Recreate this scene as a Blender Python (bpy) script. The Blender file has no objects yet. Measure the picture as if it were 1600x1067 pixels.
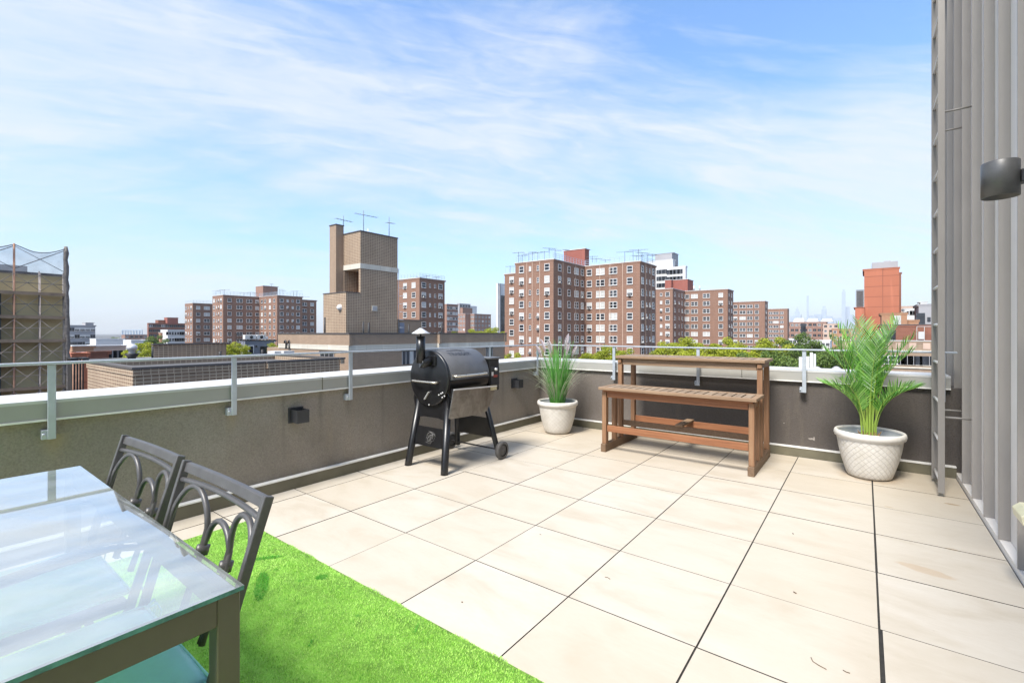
import bpy, bmesh, math, random
import numpy as np
from mathutils import Vector, Matrix
R = math.radians
rnd = random.Random(7)
sc = bpy.context.scene
col = sc.collection

# ------------------------------------------------------------------ camera model (metres; X along far wall, Y away)
F, PY0, YAW, H = 728.0, 519.54, 0.6484, 1.309
cy_, sy_ = math.cos(YAW), math.sin(YAW)
def ray(px, py):
    a = (px - 800) / F; b = (PY0 - py) / F
    return (a*cy_ - sy_, a*sy_ + cy_, b)
def atd(px, py, d):
    r = ray(px, py); return Vector((r[0]*d, r[1]*d, H + r[2]*d))

cam_d = bpy.data.cameras.new('camera'); cam = bpy.data.objects.new('camera', cam_d); col.objects.link(cam)
cam.location = (0, 0, H); cam.rotation_euler = (R(90), 0, YAW)
cam_d.sensor_width = 36; cam_d.lens = F/1600*36
cam_d.shift_y = -(533.5 - PY0)/1600.0
cam_d.clip_start = 0.05; cam_d.clip_end = 30000
sc.camera = cam

# ------------------------------------------------------------------ materials
M = {}
def newmat(name):
    m = bpy.data.materials.new(name); m.use_nodes = True
    nt = m.node_tree; b = nt.nodes['Principled BSDF']; M[name] = m
    return m, nt, b
def N(nt, t, **kw):
    n = nt.nodes.new(t)
    for k, v in kw.items():
        if k.startswith('i_'): n.inputs[k[2:].replace('_', ' ')].default_value = v
        else: setattr(n, k, v)
    return n
def mth(nt, op, a, b=None, c=None, clamp=False):
    n = nt.nodes.new('ShaderNodeMath'); n.operation = op; n.use_clamp = clamp
    for i, v in enumerate((a, b, c)):
        if v is None: continue
        if isinstance(v, (int, float)): n.inputs[i].default_value = v
        else: nt.links.new(v, n.inputs[i])
    return n.outputs[0]
def ramp(nt, fac, stops):
    n = nt.nodes.new('ShaderNodeValToRGB'); e = n.color_ramp.elements
    while len(e) < len(stops): e.new(0.5)
    for i, (p, c) in enumerate(stops):
        e[i].position = p; e[i].color = (*c, 1) if len(c) == 3 else c
    nt.links.new(fac, n.inputs[0]); return n.outputs[0]
def mixc(nt, fac, a, b, blend='MIX'):
    n = nt.nodes.new('ShaderNodeMix'); n.data_type = 'RGBA'; n.blend_type = blend; n.clamp_factor = True
    for s, v in ((n.inputs[0], fac), (n.inputs[6], a), (n.inputs[7], b)):
        if isinstance(v, (int, float)): s.default_value = v
        elif isinstance(v, (tuple, list)): s.default_value = (*v, 1) if len(v) == 3 else v
        else: nt.links.new(v, s)
    return n.outputs[2]
def noise(nt, vec, scale, detail=4, rough=0.55, dist=0.0):
    n = N(nt, 'ShaderNodeTexNoise'); n.inputs['Scale'].default_value = scale
    n.inputs['Detail'].default_value = detail; n.inputs['Roughness'].default_value = rough
    n.inputs['Distortion'].default_value = dist
    if vec is not None: nt.links.new(vec, n.inputs['Vector'])
    return n.outputs['Fac']
def mapping(nt, vec, scale=(1, 1, 1), rot=(0, 0, 0), loc=(0, 0, 0)):
    n = N(nt, 'ShaderNodeMapping'); n.inputs['Scale'].default_value = scale
    n.inputs['Rotation'].default_value = rot; n.inputs['Location'].default_value = loc
    nt.links.new(vec, n.inputs['Vector']); return n.outputs[0]
def coord(nt, kind='Object'):
    return N(nt, 'ShaderNodeTexCoord').outputs[kind]
def worldpos(nt): return N(nt, 'ShaderNodeNewGeometry').outputs['Position']
def bump(nt, b, h, strength=0.3, dist=0.01):
    n = N(nt, 'ShaderNodeBump'); n.inputs['Strength'].default_value = strength; n.inputs['Distance'].default_value = dist
    nt.links.new(h, n.inputs['Height']); nt.links.new(n.outputs[0], b.inputs['Normal'])
def simple(name, c, rough=0.6, metal=0.0, var=0.15, vs=6.0, bs=0.0, bscale=80, spec=None, c2=None):
    m, nt, b = newmat(name)
    b.inputs['Roughness'].default_value = rough; b.inputs['Metallic'].default_value = metal
    if spec is not None: b.inputs['Specular IOR Level'].default_value = spec
    co = worldpos(nt) if vs < 0 else coord(nt)
    f = noise(nt, co, abs(vs), 5, 0.6)
    d = tuple(max(0, x*(1-var)) for x in c); l = tuple(min(1, x*(1+var)) for x in c)
    if c2: d = c2
    cc = ramp(nt, f, [(0.3, d), (0.7, l)])
    nt.links.new(cc, b.inputs['Base Color'])
    rr = mth(nt, 'MULTIPLY_ADD', f, 0.25*rough, rough*0.87, clamp=True); nt.links.new(rr, b.inputs['Roughness'])
    if bs: bump(nt, b, noise(nt, co, bscale, 4, 0.6), bs, 0.004)
    return m

# --- floor tiles: pale limestone-look porcelain
m, nt, b = newmat('tile')
g = N(nt, 'ShaderNodeNewGeometry'); rpi = g.outputs['Random Per Island']
off = N(nt, 'ShaderNodeCombineXYZ'); nt.links.new(mth(nt, 'MULTIPLY', rpi, 37.0), off.inputs[2]); nt.links.new(mth(nt, 'MULTIPLY', rpi, 91.0), off.inputs[1])
va = N(nt, 'ShaderNodeVectorMath'); va.operation = 'ADD'; nt.links.new(g.outputs['Position'], va.inputs[0]); nt.links.new(off.outputs[0], va.inputs[1])
st = noise(nt, mapping(nt, va.outputs[0], (1.0, 2.2, 1), (0, 0, 0.25)), 2.2, 7, 0.58, 0.5)
fine = noise(nt, mapping(nt, va.outputs[0], (5, 16, 1), (0, 0, 0.2)), 5, 6, 0.7)
patch = noise(nt, g.outputs['Position'], 0.55, 4, 0.6)
c0 = ramp(nt, st, [(0.25, (0.395, 0.345, 0.27)), (0.48, (0.475, 0.432, 0.365)), (0.75, (0.52, 0.485, 0.425))])
c1 = mixc(nt, mth(nt, 'MULTIPLY_ADD', fine, 0.45, -0.13, clamp=True), c0, (0.40, 0.33, 0.25))
c2 = mixc(nt, mth(nt, 'MULTIPLY', rpi, 0.55), c1, (0.435, 0.378, 0.295))
# tan tone growing towards the far wall, browner patches round the pots, noisy edges
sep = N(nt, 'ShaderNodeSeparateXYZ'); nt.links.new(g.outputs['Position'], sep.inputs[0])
far_tan = mth(nt, 'ADD', mth(nt, 'MULTIPLY_ADD', sep.outputs[1], 0.40, -1.75), mth(nt, 'MULTIPLY_ADD', patch, 1.5, -0.75))
far_tan_amt = mth(nt, 'MULTIPLY', far_tan, 0.72, clamp=True)
c3 = mixc(nt, far_tan_amt, c2, (0.385, 0.305, 0.20))
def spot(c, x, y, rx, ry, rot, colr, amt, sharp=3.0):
    ca, sa = math.cos(rot), math.sin(rot)
    dx = mth(nt, 'SUBTRACT', sep.outputs[0], x); dy = mth(nt, 'SUBTRACT', sep.outputs[1], y)
    u = mth(nt, 'ADD', mth(nt, 'MULTIPLY', dx, ca/rx), mth(nt, 'MULTIPLY', dy, sa/rx))
    v = mth(nt, 'ADD', mth(nt, 'MULTIPLY', dx, -sa/ry), mth(nt, 'MULTIPLY', dy, ca/ry))
    r2 = mth(nt, 'ADD', mth(nt, 'MULTIPLY', u, u), mth(nt, 'MULTIPLY', v, v))
    r2 = mth(nt, 'ADD', r2, mth(nt, 'MULTIPLY_ADD', noise(nt, g.outputs['Position'], 14, 4), 1.4, -0.7))
    f = mth(nt, 'MULTIPLY', mth(nt, 'MULTIPLY_ADD', r2, -sharp, sharp, clamp=True), amt)
    return mixc(nt, f, c, colr)
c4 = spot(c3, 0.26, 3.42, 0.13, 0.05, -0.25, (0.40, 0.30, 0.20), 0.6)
c4 = spot(c4, 0.53, 4.86, 0.05, 0.02, 0, (0.30, 0.21, 0.12), 0.8)
c4 = spot(c4, 0.14, 4.50, 0.03, 0.015, 0, (0.36, 0.28, 0.18), 0.6)
c4 = spot(c4, 0.42, 3.85, 0.035, 0.015, 0, (0.36, 0.28, 0.18), 0.6)
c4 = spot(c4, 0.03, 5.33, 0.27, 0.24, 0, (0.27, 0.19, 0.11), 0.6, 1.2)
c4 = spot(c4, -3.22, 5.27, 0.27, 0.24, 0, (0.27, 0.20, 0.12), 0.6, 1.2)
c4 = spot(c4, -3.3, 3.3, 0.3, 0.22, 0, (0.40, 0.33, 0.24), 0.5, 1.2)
speck = noise(nt, g.outputs['Position'], 55, 2, 0.5)
c5 = mixc(nt, mth(nt, 'MULTIPLY_ADD', speck, 9.0, -6.6, clamp=True), c4, (0.36, 0.30, 0.23))
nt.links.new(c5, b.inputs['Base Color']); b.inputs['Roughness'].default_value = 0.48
nt.links.new(mth(nt, 'MULTIPLY_ADD', fine, 0.25, 0.42), b.inputs['Roughness'])
bump(nt, b, fine, 0.06, 0.003)
simple('substrate', (0.022, 0.02, 0.017), 0.9, var=0.4, vs=30)

# --- stucco
m, nt, b = newmat('stucco')
co = worldpos(nt)
n1 = noise(nt, co, 0.9, 5, 0.6); n2 = noise(nt, mapping(nt, co, (4, 4, 0.45)), 2.0, 6, 0.6); n3 = noise(nt, co, 95, 3, 0.6)
cA = ramp(nt, n1, [(0.3, (0.22, 0.188, 0.155)), (0.7, (0.32, 0.285, 0.245))])
cA = mixc(nt, mth(nt, 'MULTIPLY_ADD', n2, 3.0, -1.55, clamp=True), cA, (0.28, 0.235, 0.18))
cA = mixc(nt, mth(nt, 'MULTIPLY_ADD', n3, 1.6, -0.55, clamp=True), cA, (0.155, 0.13, 0.105))
sp_ = N(nt, 'ShaderNodeSeparateXYZ'); nt.links.new(co, sp_.inputs[0])
wob = mth(nt, 'MULTIPLY_ADD', noise(nt, co, 7, 4), 0.05, -0.025)
yy = mth(nt, 'ADD', sp_.outputs[1], wob)
for y0_, w_, top_, len_, colr_, am_ in ((.56, .045, .70, .16, (.36, .27, .16), .7), (1.55, .035, .70, .18, (.34, .27, .17), .6), (2.56, .03, .70, .22, (.10, .08, .06), .5), (2.28, .02, .79, .5, (.11, .09, .07), .5), (1.1, .02, .5, .3, (.12, .10, .08), .35), (3.4, .04, .78, .6, (.12, .10, .08), .4), (1.95, .015, .79, .7, (.13, .105, .085), .45), (2.95, .02, .78, .75, (.13, .105, .085), .45), (4.9, .03, .78, .7, (.12, .10, .08), .4)):
    d_ = mth(nt, 'DIVIDE', mth(nt, 'SUBTRACT', yy, y0_), w_); gg = mth(nt, 'EXPONENT', mth(nt, 'MULTIPLY', mth(nt, 'MULTIPLY', d_, d_), -1.0))
    dz_ = mth(nt, 'SUBTRACT', top_, sp_.outputs[2]); fz_ = mth(nt, 'MULTIPLY', mth(nt, 'MULTIPLY_ADD', dz_, -1.0/len_, 1.0, clamp=True), mth(nt, 'GREATER_THAN', dz_, 0.0))
    cA = mixc(nt, mth(nt, 'MULTIPLY', mth(nt, 'MULTIPLY', gg, fz_), am_), cA, colr_)
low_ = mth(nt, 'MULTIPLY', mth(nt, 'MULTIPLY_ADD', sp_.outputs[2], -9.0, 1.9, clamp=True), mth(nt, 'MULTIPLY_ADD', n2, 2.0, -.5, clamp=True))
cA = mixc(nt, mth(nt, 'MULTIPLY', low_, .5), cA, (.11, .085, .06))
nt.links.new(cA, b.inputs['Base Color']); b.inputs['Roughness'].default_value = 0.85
bump(nt, b, n3, 0.55, 0.006)
m, nt, b = newmat('stucco_shaded')  # same stucco as the left parapet, with shade put into its colour
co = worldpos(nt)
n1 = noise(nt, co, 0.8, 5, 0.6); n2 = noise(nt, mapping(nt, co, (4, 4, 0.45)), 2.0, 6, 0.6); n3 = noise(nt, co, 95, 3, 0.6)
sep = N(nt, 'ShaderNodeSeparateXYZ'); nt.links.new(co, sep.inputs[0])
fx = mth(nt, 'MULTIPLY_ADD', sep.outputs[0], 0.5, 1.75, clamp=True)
cA = mixc(nt, fx, (0.20, 0.172, 0.148), (0.082, 0.070, 0.062))  # painted shade, deepening to the right beside the tall metal wall
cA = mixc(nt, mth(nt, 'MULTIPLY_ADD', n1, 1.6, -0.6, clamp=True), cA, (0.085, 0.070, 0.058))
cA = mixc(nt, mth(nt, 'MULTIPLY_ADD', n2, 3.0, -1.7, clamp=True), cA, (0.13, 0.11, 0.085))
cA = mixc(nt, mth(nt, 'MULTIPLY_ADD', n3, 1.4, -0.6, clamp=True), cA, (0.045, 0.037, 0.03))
for x_, z_, rx_, rz_ in ((-0.455, .195, .028, .012), (-0.425, .20, .008, .02), (-.70, .33, .006, .006), (-1.9, .5, .006, .008), (.28, .28, .005, .01)):
    ux = mth(nt, 'DIVIDE', mth(nt, 'SUBTRACT', sep.outputs[0], x_), rx_); uz = mth(nt, 'DIVIDE', mth(nt, 'SUBTRACT', sep.outputs[2], z_), rz_)
    r2_ = mth(nt, 'ADD', mth(nt, 'ADD', mth(nt, 'MULTIPLY', ux, ux), mth(nt, 'MULTIPLY', uz, uz)), mth(nt, 'MULTIPLY_ADD', noise(nt, co, 90, 2), 3.0, -1.5))
    cA = mixc(nt, mth(nt, 'MULTIPLY', mth(nt, 'MULTIPLY_ADD', r2_, -2.0, 2.0, clamp=True), .6), cA, (.42, .38, .34))
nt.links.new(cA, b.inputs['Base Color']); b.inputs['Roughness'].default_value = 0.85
bump(nt, b, n3, 0.5, 0.006)

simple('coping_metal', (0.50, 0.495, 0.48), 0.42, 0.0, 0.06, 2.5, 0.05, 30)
simple('coping_face_shade', (0.33, 0.322, 0.295), 0.42, 0.0, 0.07, 2.5)  # same metal as the coping top, toned darker to paint in shade
simple('white_trim', (0.72, 0.70, 0.66), 0.5, var=0.12, vs=9)
simple('gutter_metal', (0.125, 0.113, 0.075), 0.5, 0.0, 0.25, 3.0)
simple('galvanised', (0.44, 0.475, 0.52), 0.4, 0.35, 0.10, 12)
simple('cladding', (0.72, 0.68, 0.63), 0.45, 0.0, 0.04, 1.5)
simple('cladding_shade', (0.29, 0.265, 0.24), 0.45, 0.0, 0.05, 1.5)  # one wall paint: fins darkened and panels lightened to paint in the light
simple('ladder_paint', (0.215, 0.198, 0.178), 0.5, 0.0, 0.06, 3)
simple('black_plastic', (0.018, 0.018, 0.02), 0.45, 0, 0.3, 20)
simple('lamp_metal', (0.10, 0.098, 0.096), 0.42, 0.3, 0.15, 12)
simple('sconce_metal', (0.028, 0.029, 0.032), 0.5, 0.0, 0.2, 12)
simple('grill_black', (0.0075, 0.0075, 0.0085), 0.34, 0.0, 0.25, 15, spec=0.55)
simple('grill_lid', (0.075, 0.075, 0.079), 0.45, 0.0, 0.12, 15, spec=0.8)
simple('grill_text', (0.028, 0.028, 0.030), 0.28, 0.3, 0.1, 15)
m, nt, b = newmat('stainless')
co = coord(nt); n1 = noise(nt, mapping(nt, co, (3, 3, 18)), 6, 8, 0.7); n2 = noise(nt, co, 7, 6, 0.7, 1.0)
nt.links.new(ramp(nt, n2, [(0.3, (0.12, 0.11, 0.095)), (0.7, (0.27, 0.255, 0.235))]), b.inputs['Base Color'])
b.inputs['Metallic'].default_value = 0.75
nt.links.new(mth(nt, 'MULTIPLY_ADD', n1, 0.35, 0.22), b.inputs['Roughness'])
simple('handle_steel', (0.62, 0.57, 0.48), 0.28, 0.85, 0.08, 20)
simple('silver', (0.62, 0.61, 0.60), 0.4, 0.4, 0.08, 20)
simple('wheel_rubber', (0.085, 0.08, 0.075), 0.7, 0, 0.25, 30)
simple('sticker', (0.45, 0.38, 0.22), 0.5, 0, 0.3, 60)
simple('red_display', (0.22, 0.035, 0.025), 0.4, 0, 0.1, 30)

# --- teak
def wood(name, dark, mid, light, axis):
    m, nt, b = newmat(name)
    co = coord(nt)
    g = N(nt, 'ShaderNodeNewGeometry')
    off = N(nt, 'ShaderNodeCombineXYZ'); nt.links.new(mth(nt, 'MULTIPLY', g.outputs['Random Per Island'], 23.0), off.inputs[0]); nt.links.new(mth(nt, 'MULTIPLY', g.outputs['Random Per Island'], 11.0), off.inputs[2])
    va = N(nt, 'ShaderNodeVectorMath'); va.operation = 'ADD'; nt.links.new(co, va.inputs[0]); nt.links.new(off.outputs[0], va.inputs[1])
    sc_ = {'x': (1.2, 26, 26), 'y': (26, 1.2, 26), 'z': (26, 26, 1.2)}[axis]
    n1 = noise(nt, mapping(nt, va.outputs[0], sc_), 1.6, 6, 0.65, 0.6)
    n2 = noise(nt, va.outputs[0], 3.5, 3, 0.5)
    c = ramp(nt, n1, [(0.28, dark), (0.5, mid), (0.75, light)])
    c = mixc(nt, mth(nt, 'MULTIPLY_ADD', n2, 1.8, -0.6, clamp=True), c, mid)
    c = mixc(nt, mth(nt, 'MULTIPLY', g.outputs['Random Per Island'], 0.35), c, dark)
    nt.links.new(c, b.inputs['Base Color']); b.inputs['Roughness'].default_value = 0.7
    bump(nt, b, n1, 0.3, 0.003)
wood('wood_leg', (0.12, 0.058, 0.028), (0.25, 0.13, 0.065), (0.38, 0.24, 0.135), 'z')
wood('wood_rail', (0.15, 0.058, 0.024), (0.27, 0.108, 0.045), (0.36, 0.175, 0.08), 'x')
wood('wood_top', (0.12, 0.075, 0.043), (0.28, 0.18, 0.108), (0.43, 0.32, 0.21), 'x')
wood('wood_slat', (0.13, 0.09, 0.06), (0.26, 0.19, 0.13), (0.40, 0.32, 0.24), 'y')
wood('wood_runner', (0.10, 0.06, 0.035), (0.17, 0.105, 0.06), (0.25, 0.165, 0.10), 'y')

# --- pot: off-white resin with a raised diamond lattice
m, nt, b = newmat('pot')
co = coord(nt); s = N(nt, 'ShaderNodeSeparateXYZ'); nt.links.new(co, s.inputs[0])
ang = mth(nt, 'ARCTAN2', s.outputs[1], s.outputs[0])
k = 13.0
za = mth(nt, 'MULTIPLY', s.outputs[2], 62.0)
aa = mth(nt, 'MULTIPLY', ang, k)
l1 = mth(nt, 'ABSOLUTE', mth(nt, 'SINE', mth(nt, 'ADD', aa, za)))
l2 = mth(nt, 'ABSOLUTE', mth(nt, 'SINE', mth(nt, 'SUBTRACT', aa, za)))
lat = mth(nt, 'MINIMUM', l1, l2)
line = mth(nt, 'MULTIPLY_ADD', lat, -5.0, 1.0, clamp=True)
cut = mth(nt, 'LESS_THAN', s.outputs[2], 0.345)
line = mth(nt, 'MULTIPLY', line, cut)
n1 = noise(nt, co, 5, 6, 0.65); n2 = noise(nt, co, 60, 4, 0.6)
c = ramp(nt, n1, [(0.3, (0.52, 0.485, 0.42)), (0.6, (0.64, 0.61, 0.56))])
c = mixc(nt, mth(nt, 'MULTIPLY', line, 0.30), c, (0.42, 0.38, 0.32))
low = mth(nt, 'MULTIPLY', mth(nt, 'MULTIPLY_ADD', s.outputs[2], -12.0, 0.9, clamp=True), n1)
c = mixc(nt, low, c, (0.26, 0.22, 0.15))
nt.links.new(c, b.inputs['Base Color']); b.inputs['Roughness'].default_value = 0.6
bump(nt, b, mth(nt, 'ADD', mth(nt, 'MULTIPLY', line, -1.0), mth(nt, 'MULTIPLY', n2, 0.3)), 0.7, 0.006)
simple('soil', (0.03, 0.026, 0.023), 0.95, 0, 0.5, 60, 0.8, 60)
simple('pot_inside', (0.36, 0.38, 0.38), 0.6, 0, 0.1, 8)

def leafmat(name, c, c2, rough=0.5, trans=0.35, scale=3.0, rnd_amt=0.6, world=False):
    m, nt, b = newmat(name)
    g = N(nt, 'ShaderNodeNewGeometry')
    f = noise(nt, g.outputs['Position'], scale, 3, 0.6)
    fac = mth(nt, 'ADD', mth(nt, 'MULTIPLY', f, 1-rnd_amt*0.5), mth(nt, 'MULTIPLY', g.outputs['Random Per Island'], rnd_amt*0.5))
    cc = ramp(nt, fac, [(0.25, c), (0.75, c2)])
    nt.links.new(cc, b.inputs['Base Color']); b.inputs['Roughness'].default_value = rough
    tr = N(nt, 'ShaderNodeBsdfTranslucent'); nt.links.new(cc, tr.inputs[0])
    mx = N(nt, 'ShaderNodeMixShader'); mx.inputs[0].default_value = trans
    nt.links.new(b.outputs[0], mx.inputs[1]); nt.links.new(tr.outputs[0], mx.inputs[2])
    nt.links.new(mx.outputs[0], nt.nodes['Material Output'].inputs[0])
    return m
leafmat('palm_leaf', (0.05, 0.22, 0.015), (0.34, 0.64, 0.14), 0.33, 0.25, 7, 1.2)
leafmat('palm_pale', (0.18, 0.38, 0.12), (0.60, 0.74, 0.48), 0.4, 0.3, 6)
leafmat('palm_stem', (0.20, 0.34, 0.045), (0.36, 0.48, 0.09), 0.4, 0.1, 8)
leafmat('grass_blade', (0.05, 0.22, 0.03), (0.22, 0.52, 0.12), 0.4, 0.3, 9)
leafmat('grass_pale', (0.30, 0.36, 0.20), (0.55, 0.58, 0.42), 0.5, 0.3, 9)
leafmat('plume', (0.72, 0.64, 0.66), (0.88, 0.82, 0.82), 0.8, 0.3, 9)
leafmat('turf', (0.29, 0.60, 0.06), (0.62, 0.92, 0.23), 0.6, 0.3, 5, 0.9)
leafmat('turf_dark', (0.03, 0.25, 0.005), (0.10, 0.40, 0.015), 0.6, 0.2, 9, 0.9)
simple('turf_base', (0.30, 0.56, 0.07), 0.9, 0, 0.3, 12)
leafmat('tree_yellow', (0.20, 0.25, 0.012), (0.46, 0.48, 0.03), 0.6, 0.35, 0.35, 0.9)
leafmat('tree_green', (0.055, 0.11, 0.018), (0.17, 0.24, 0.04), 0.6, 0.3, 0.35, 0.9)
simple('bark', (0.10, 0.08, 0.06), 0.9, 0, 0.3, 3)

# --- table & chairs
simple('table_frame', (0.115, 0.098, 0.075), 0.5, 0.2, 0.08, 8, 0.05, 200)
simple('chair_metal', (0.085, 0.082, 0.082), 0.42, 0.25, 0.15, 20, 0.08, 150)
simple('cushion', (0.33, 0.68, 0.65), 0.85, 0, 0.10, 7, 0.25, 260)
m, nt, b = newmat('glass_top')
nt.nodes.remove(b)
fr = N(nt, 'ShaderNodeFresnel'); fr.inputs[0].default_value = 2.1
gl = N(nt, 'ShaderNodeBsdfGlossy'); gl.inputs['Roughness'].default_value = 0.02; gl.inputs[0].default_value = (0.95, 0.97, 0.97, 1)
tp = N(nt, 'ShaderNodeBsdfTransparent'); tp.inputs[0].default_value = (0.84, 0.93, 0.91, 1)
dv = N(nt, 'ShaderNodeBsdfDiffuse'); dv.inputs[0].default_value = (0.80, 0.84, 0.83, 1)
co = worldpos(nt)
sky_veil = mth(nt, 'MULTIPLY_ADD', noise(nt, mapping(nt, co, (3, 1.2, 1)), 3, 5, 0.6), 0.50, 0.02, clamp=True)  # patchy diffuse white painted in for the bright sky reflection
m0 = N(nt, 'ShaderNodeMixShader'); nt.links.new(sky_veil, m0.inputs[0]); nt.links.new(tp.outputs[0], m0.inputs[1]); nt.links.new(dv.outputs[0], m0.inputs[2])
m1 = N(nt, 'ShaderNodeMixShader'); nt.links.new(mth(nt, 'MULTIPLY_ADD', fr.outputs[0], 1.8, 0.06, clamp=True), m1.inputs[0])
nt.links.new(m0.outputs[0], m1.inputs[1]); nt.links.new(gl.outputs[0], m1.inputs[2])
nt.links.new(m1.outputs[0], nt.nodes['Material Output'].inputs[0])
simple('glass_edge', (0.05, 0.20, 0.165), 0.2, 0, 0.5, 25)

# --- city
def brick(name, c, c2, mortar, w=0.4, h=0.2, ms=0.02, offs=0.5, rough=0.9, var=0.08):
    m, nt, b = newmat(name)
    p = worldpos(nt); s = N(nt, 'ShaderNodeSeparateXYZ'); nt.links.new(p, s.inputs[0])
    cb = N(nt, 'ShaderNodeCombineXYZ'); nt.links.new(mth(nt, 'ADD', s.outputs[0], s.outputs[1]), cb.inputs[0]); nt.links.new(s.outputs[2], cb.inputs[1])
    t = N(nt, 'ShaderNodeTexBrick'); nt.links.new(cb.outputs[0], t.inputs['Vector'])
    t.offset = offs; t.inputs['Scale'].default_value = 1.0
    t.inputs['Color1'].default_value = (*c, 1); t.inputs['Color2'].default_value = (*c2, 1); t.inputs['Mortar'].default_value = (*mortar, 1)
    t.inputs['Mortar Size'].default_value = ms; t.inputs['Brick Width'].default_value = w; t.inputs['Row Height'].default_value = h
    t.inputs['Mortar Smooth'].default_value = 0.3
    n = noise(nt, p, var, 6, 0.65); n_s = noise(nt, mapping(nt, p, (1.2, 1.2, 0.12)), 0.6, 6, 0.6)
    cc = mixc(nt, mth(nt, 'MULTIPLY_ADD', n, 1.2, -0.35, clamp=True), t.outputs['Color'], tuple(x*0.72 for x in c))
    cc = mixc(nt, mth(nt, 'MULTIPLY_ADD', n_s, 2.0, -1.05, clamp=True), cc, tuple(min(1, x*1.45+0.02) for x in c2))
    nt.links.new(cc, b.inputs['Base Color']); b.inputs['Roughness'].default_value = rough
    return m
brick('brick_red', (0.262, 0.142, 0.094), (0.222, 0.118, 0.078), (0.30, 0.20, 0.15), 0.6, 0.35, 0.03)
brick('brick_far', (0.30, 0.17, 0.125), (0.26, 0.145, 0.105), (0.33, 0.20, 0.15), 0.8, 0.4, 0.03)
brick('brick_tan', (0.27, 0.183, 0.12), (0.205, 0.14, 0.092), (0.56, 0.44, 0.31), 0.36, 0.20, 0.028, 0.0, var=0.3)
brick('brick_tan_plain', (0.315, 0.22, 0.15), (0.26, 0.182, 0.125), (0.38, 0.285, 0.20), 0.40, 0.12, 0.012, 0.5, var=0.3)
brick('brick_orange', (0.44, 0.15, 0.082), (0.41, 0.138, 0.075), (0.20, 0.07, 0.045), 14.0, 2.6, 0.08, 0.0)
brick('brick_ochre', (0.40, 0.21, 0.115), (0.36, 0.18, 0.10), (0.42, 0.27, 0.18), 0.5, 0.25, 0.02)
brick('brick_maroon', (0.24, 0.095, 0.058), (0.21, 0.08, 0.05), (0.26, 0.12, 0.08), 0.5, 0.25, 0.02)
brick('red_bulkhead', (0.31, 0.098, 0.072), (0.27, 0.085, 0.062), (0.31, 0.12, 0.09), 0.6, 0.3, 0.02)
brick('concrete_band', (0.60, 0.55, 0.46), (0.54, 0.50, 0.42), (0.40, 0.37, 0.32), 1.8, 3, 0.03, 0.0, var=0.5)
simple('roof_dark', (0.10, 0.10, 0.105), 0.9, 0, 0.3, -0.4)
simple('roof_cap', (0.085, 0.075, 0.07), 0.7, 0, 0.2, -0.5)
simple('roof_pale', (0.50, 0.49, 0.47), 0.8, 0, 0.1, -0.4)
simple('white_wall', (0.64, 0.63, 0.61), 0.8, 0, 0.08, -0.2)
simple('grey_wall', (0.33, 0.32, 0.325), 0.8, 0, 0.08, -0.2)
simple('bluegrey_wall', (0.19, 0.205, 0.25), 0.7, 0, 0.06, -0.5)
simple('pinkish_wall', (0.50, 0.36, 0.28), 0.8, 0, 0.1, -0.3)
simple('khaki_wall', (0.50, 0.40, 0.22), 0.85, 0, 0.22, -0.35)
simple('timber_plank', (0.24, 0.17, 0.115), 0.85, 0, 0.25, 1.5)
simple('pipe_rust', (0.30, 0.16, 0.10), 0.7, 0.1, 0.3, 2)
simple('pipe_pale', (0.46, 0.37, 0.31), 0.6, 0.2, 0.25, 2)
simple('pipe_grey', (0.16, 0.15, 0.15), 0.6, 0.3, 0.2, 2)
simple('dark_metal', (0.03, 0.028, 0.028), 0.6, 0.1, 0.3, 4)
simple('net_post', (0.15, 0.13, 0.115), 0.85, 0, 0.4, 4, 0.6, 9)
simple('win_frame', (0.70, 0.69, 0.67), 0.6, 0, 0.06, 3)
simple('fence_glass', (0.42, 0.50, 0.58), 0.4, 0, 0.1, 3)
simple('blind', (0.48, 0.47, 0.44), 0.7, 0, 0.1, 3)
simple('antenna_metal', (0.16, 0.17, 0.18), 0.5, 0.3, 0.2, 3)
simple('skyline_haze', (0.30, 0.36, 0.45), 0.6, 0, 0.1, -0.01)  # pale blue carries part of the distance haze in the tower colour
simple('asphalt', (0.05, 0.05, 0.052), 0.95, 0, 0.3, -0.05)
simple('plywood', (0.16, 0.07, 0.03), 0.9, 0, 0.3, 2)
m, nt, b = newmat('win_glass')
b.inputs['Base Color'].default_value = (0.02, 0.024, 0.03, 1); b.inputs['Roughness'].default_value = 0.12; b.inputs['Specular IOR Level'].default_value = 0.4
nt.links.new(ramp(nt, noise(nt, worldpos(nt), 0.35, 2), [(0.35, (0.012, 0.014, 0.018)), (0.7, (0.06, 0.065, 0.075))]), b.inputs['Base Color'])
m, nt, b = newmat('net')
nt.nodes.remove(b)
p = worldpos(nt)
df = N(nt, 'ShaderNodeBsdfDiffuse'); df.inputs[0].default_value = (0.20, 0.20, 0.21, 1); tp = N(nt, 'ShaderNodeBsdfTransparent')
mx = N(nt, 'ShaderNodeMixShader'); nt.links.new(mth(nt, 'MULTIPLY_ADD', noise(nt, p, 0.7, 4), 0.5, 0.05, clamp=True), mx.inputs[0])
nt.links.new(tp.outputs[0], mx.inputs[1]); nt.links.new(df.outputs[0], mx.inputs[2]); nt.links.new(mx.outputs[0], nt.nodes['Material Output'].inputs[0])

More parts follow.
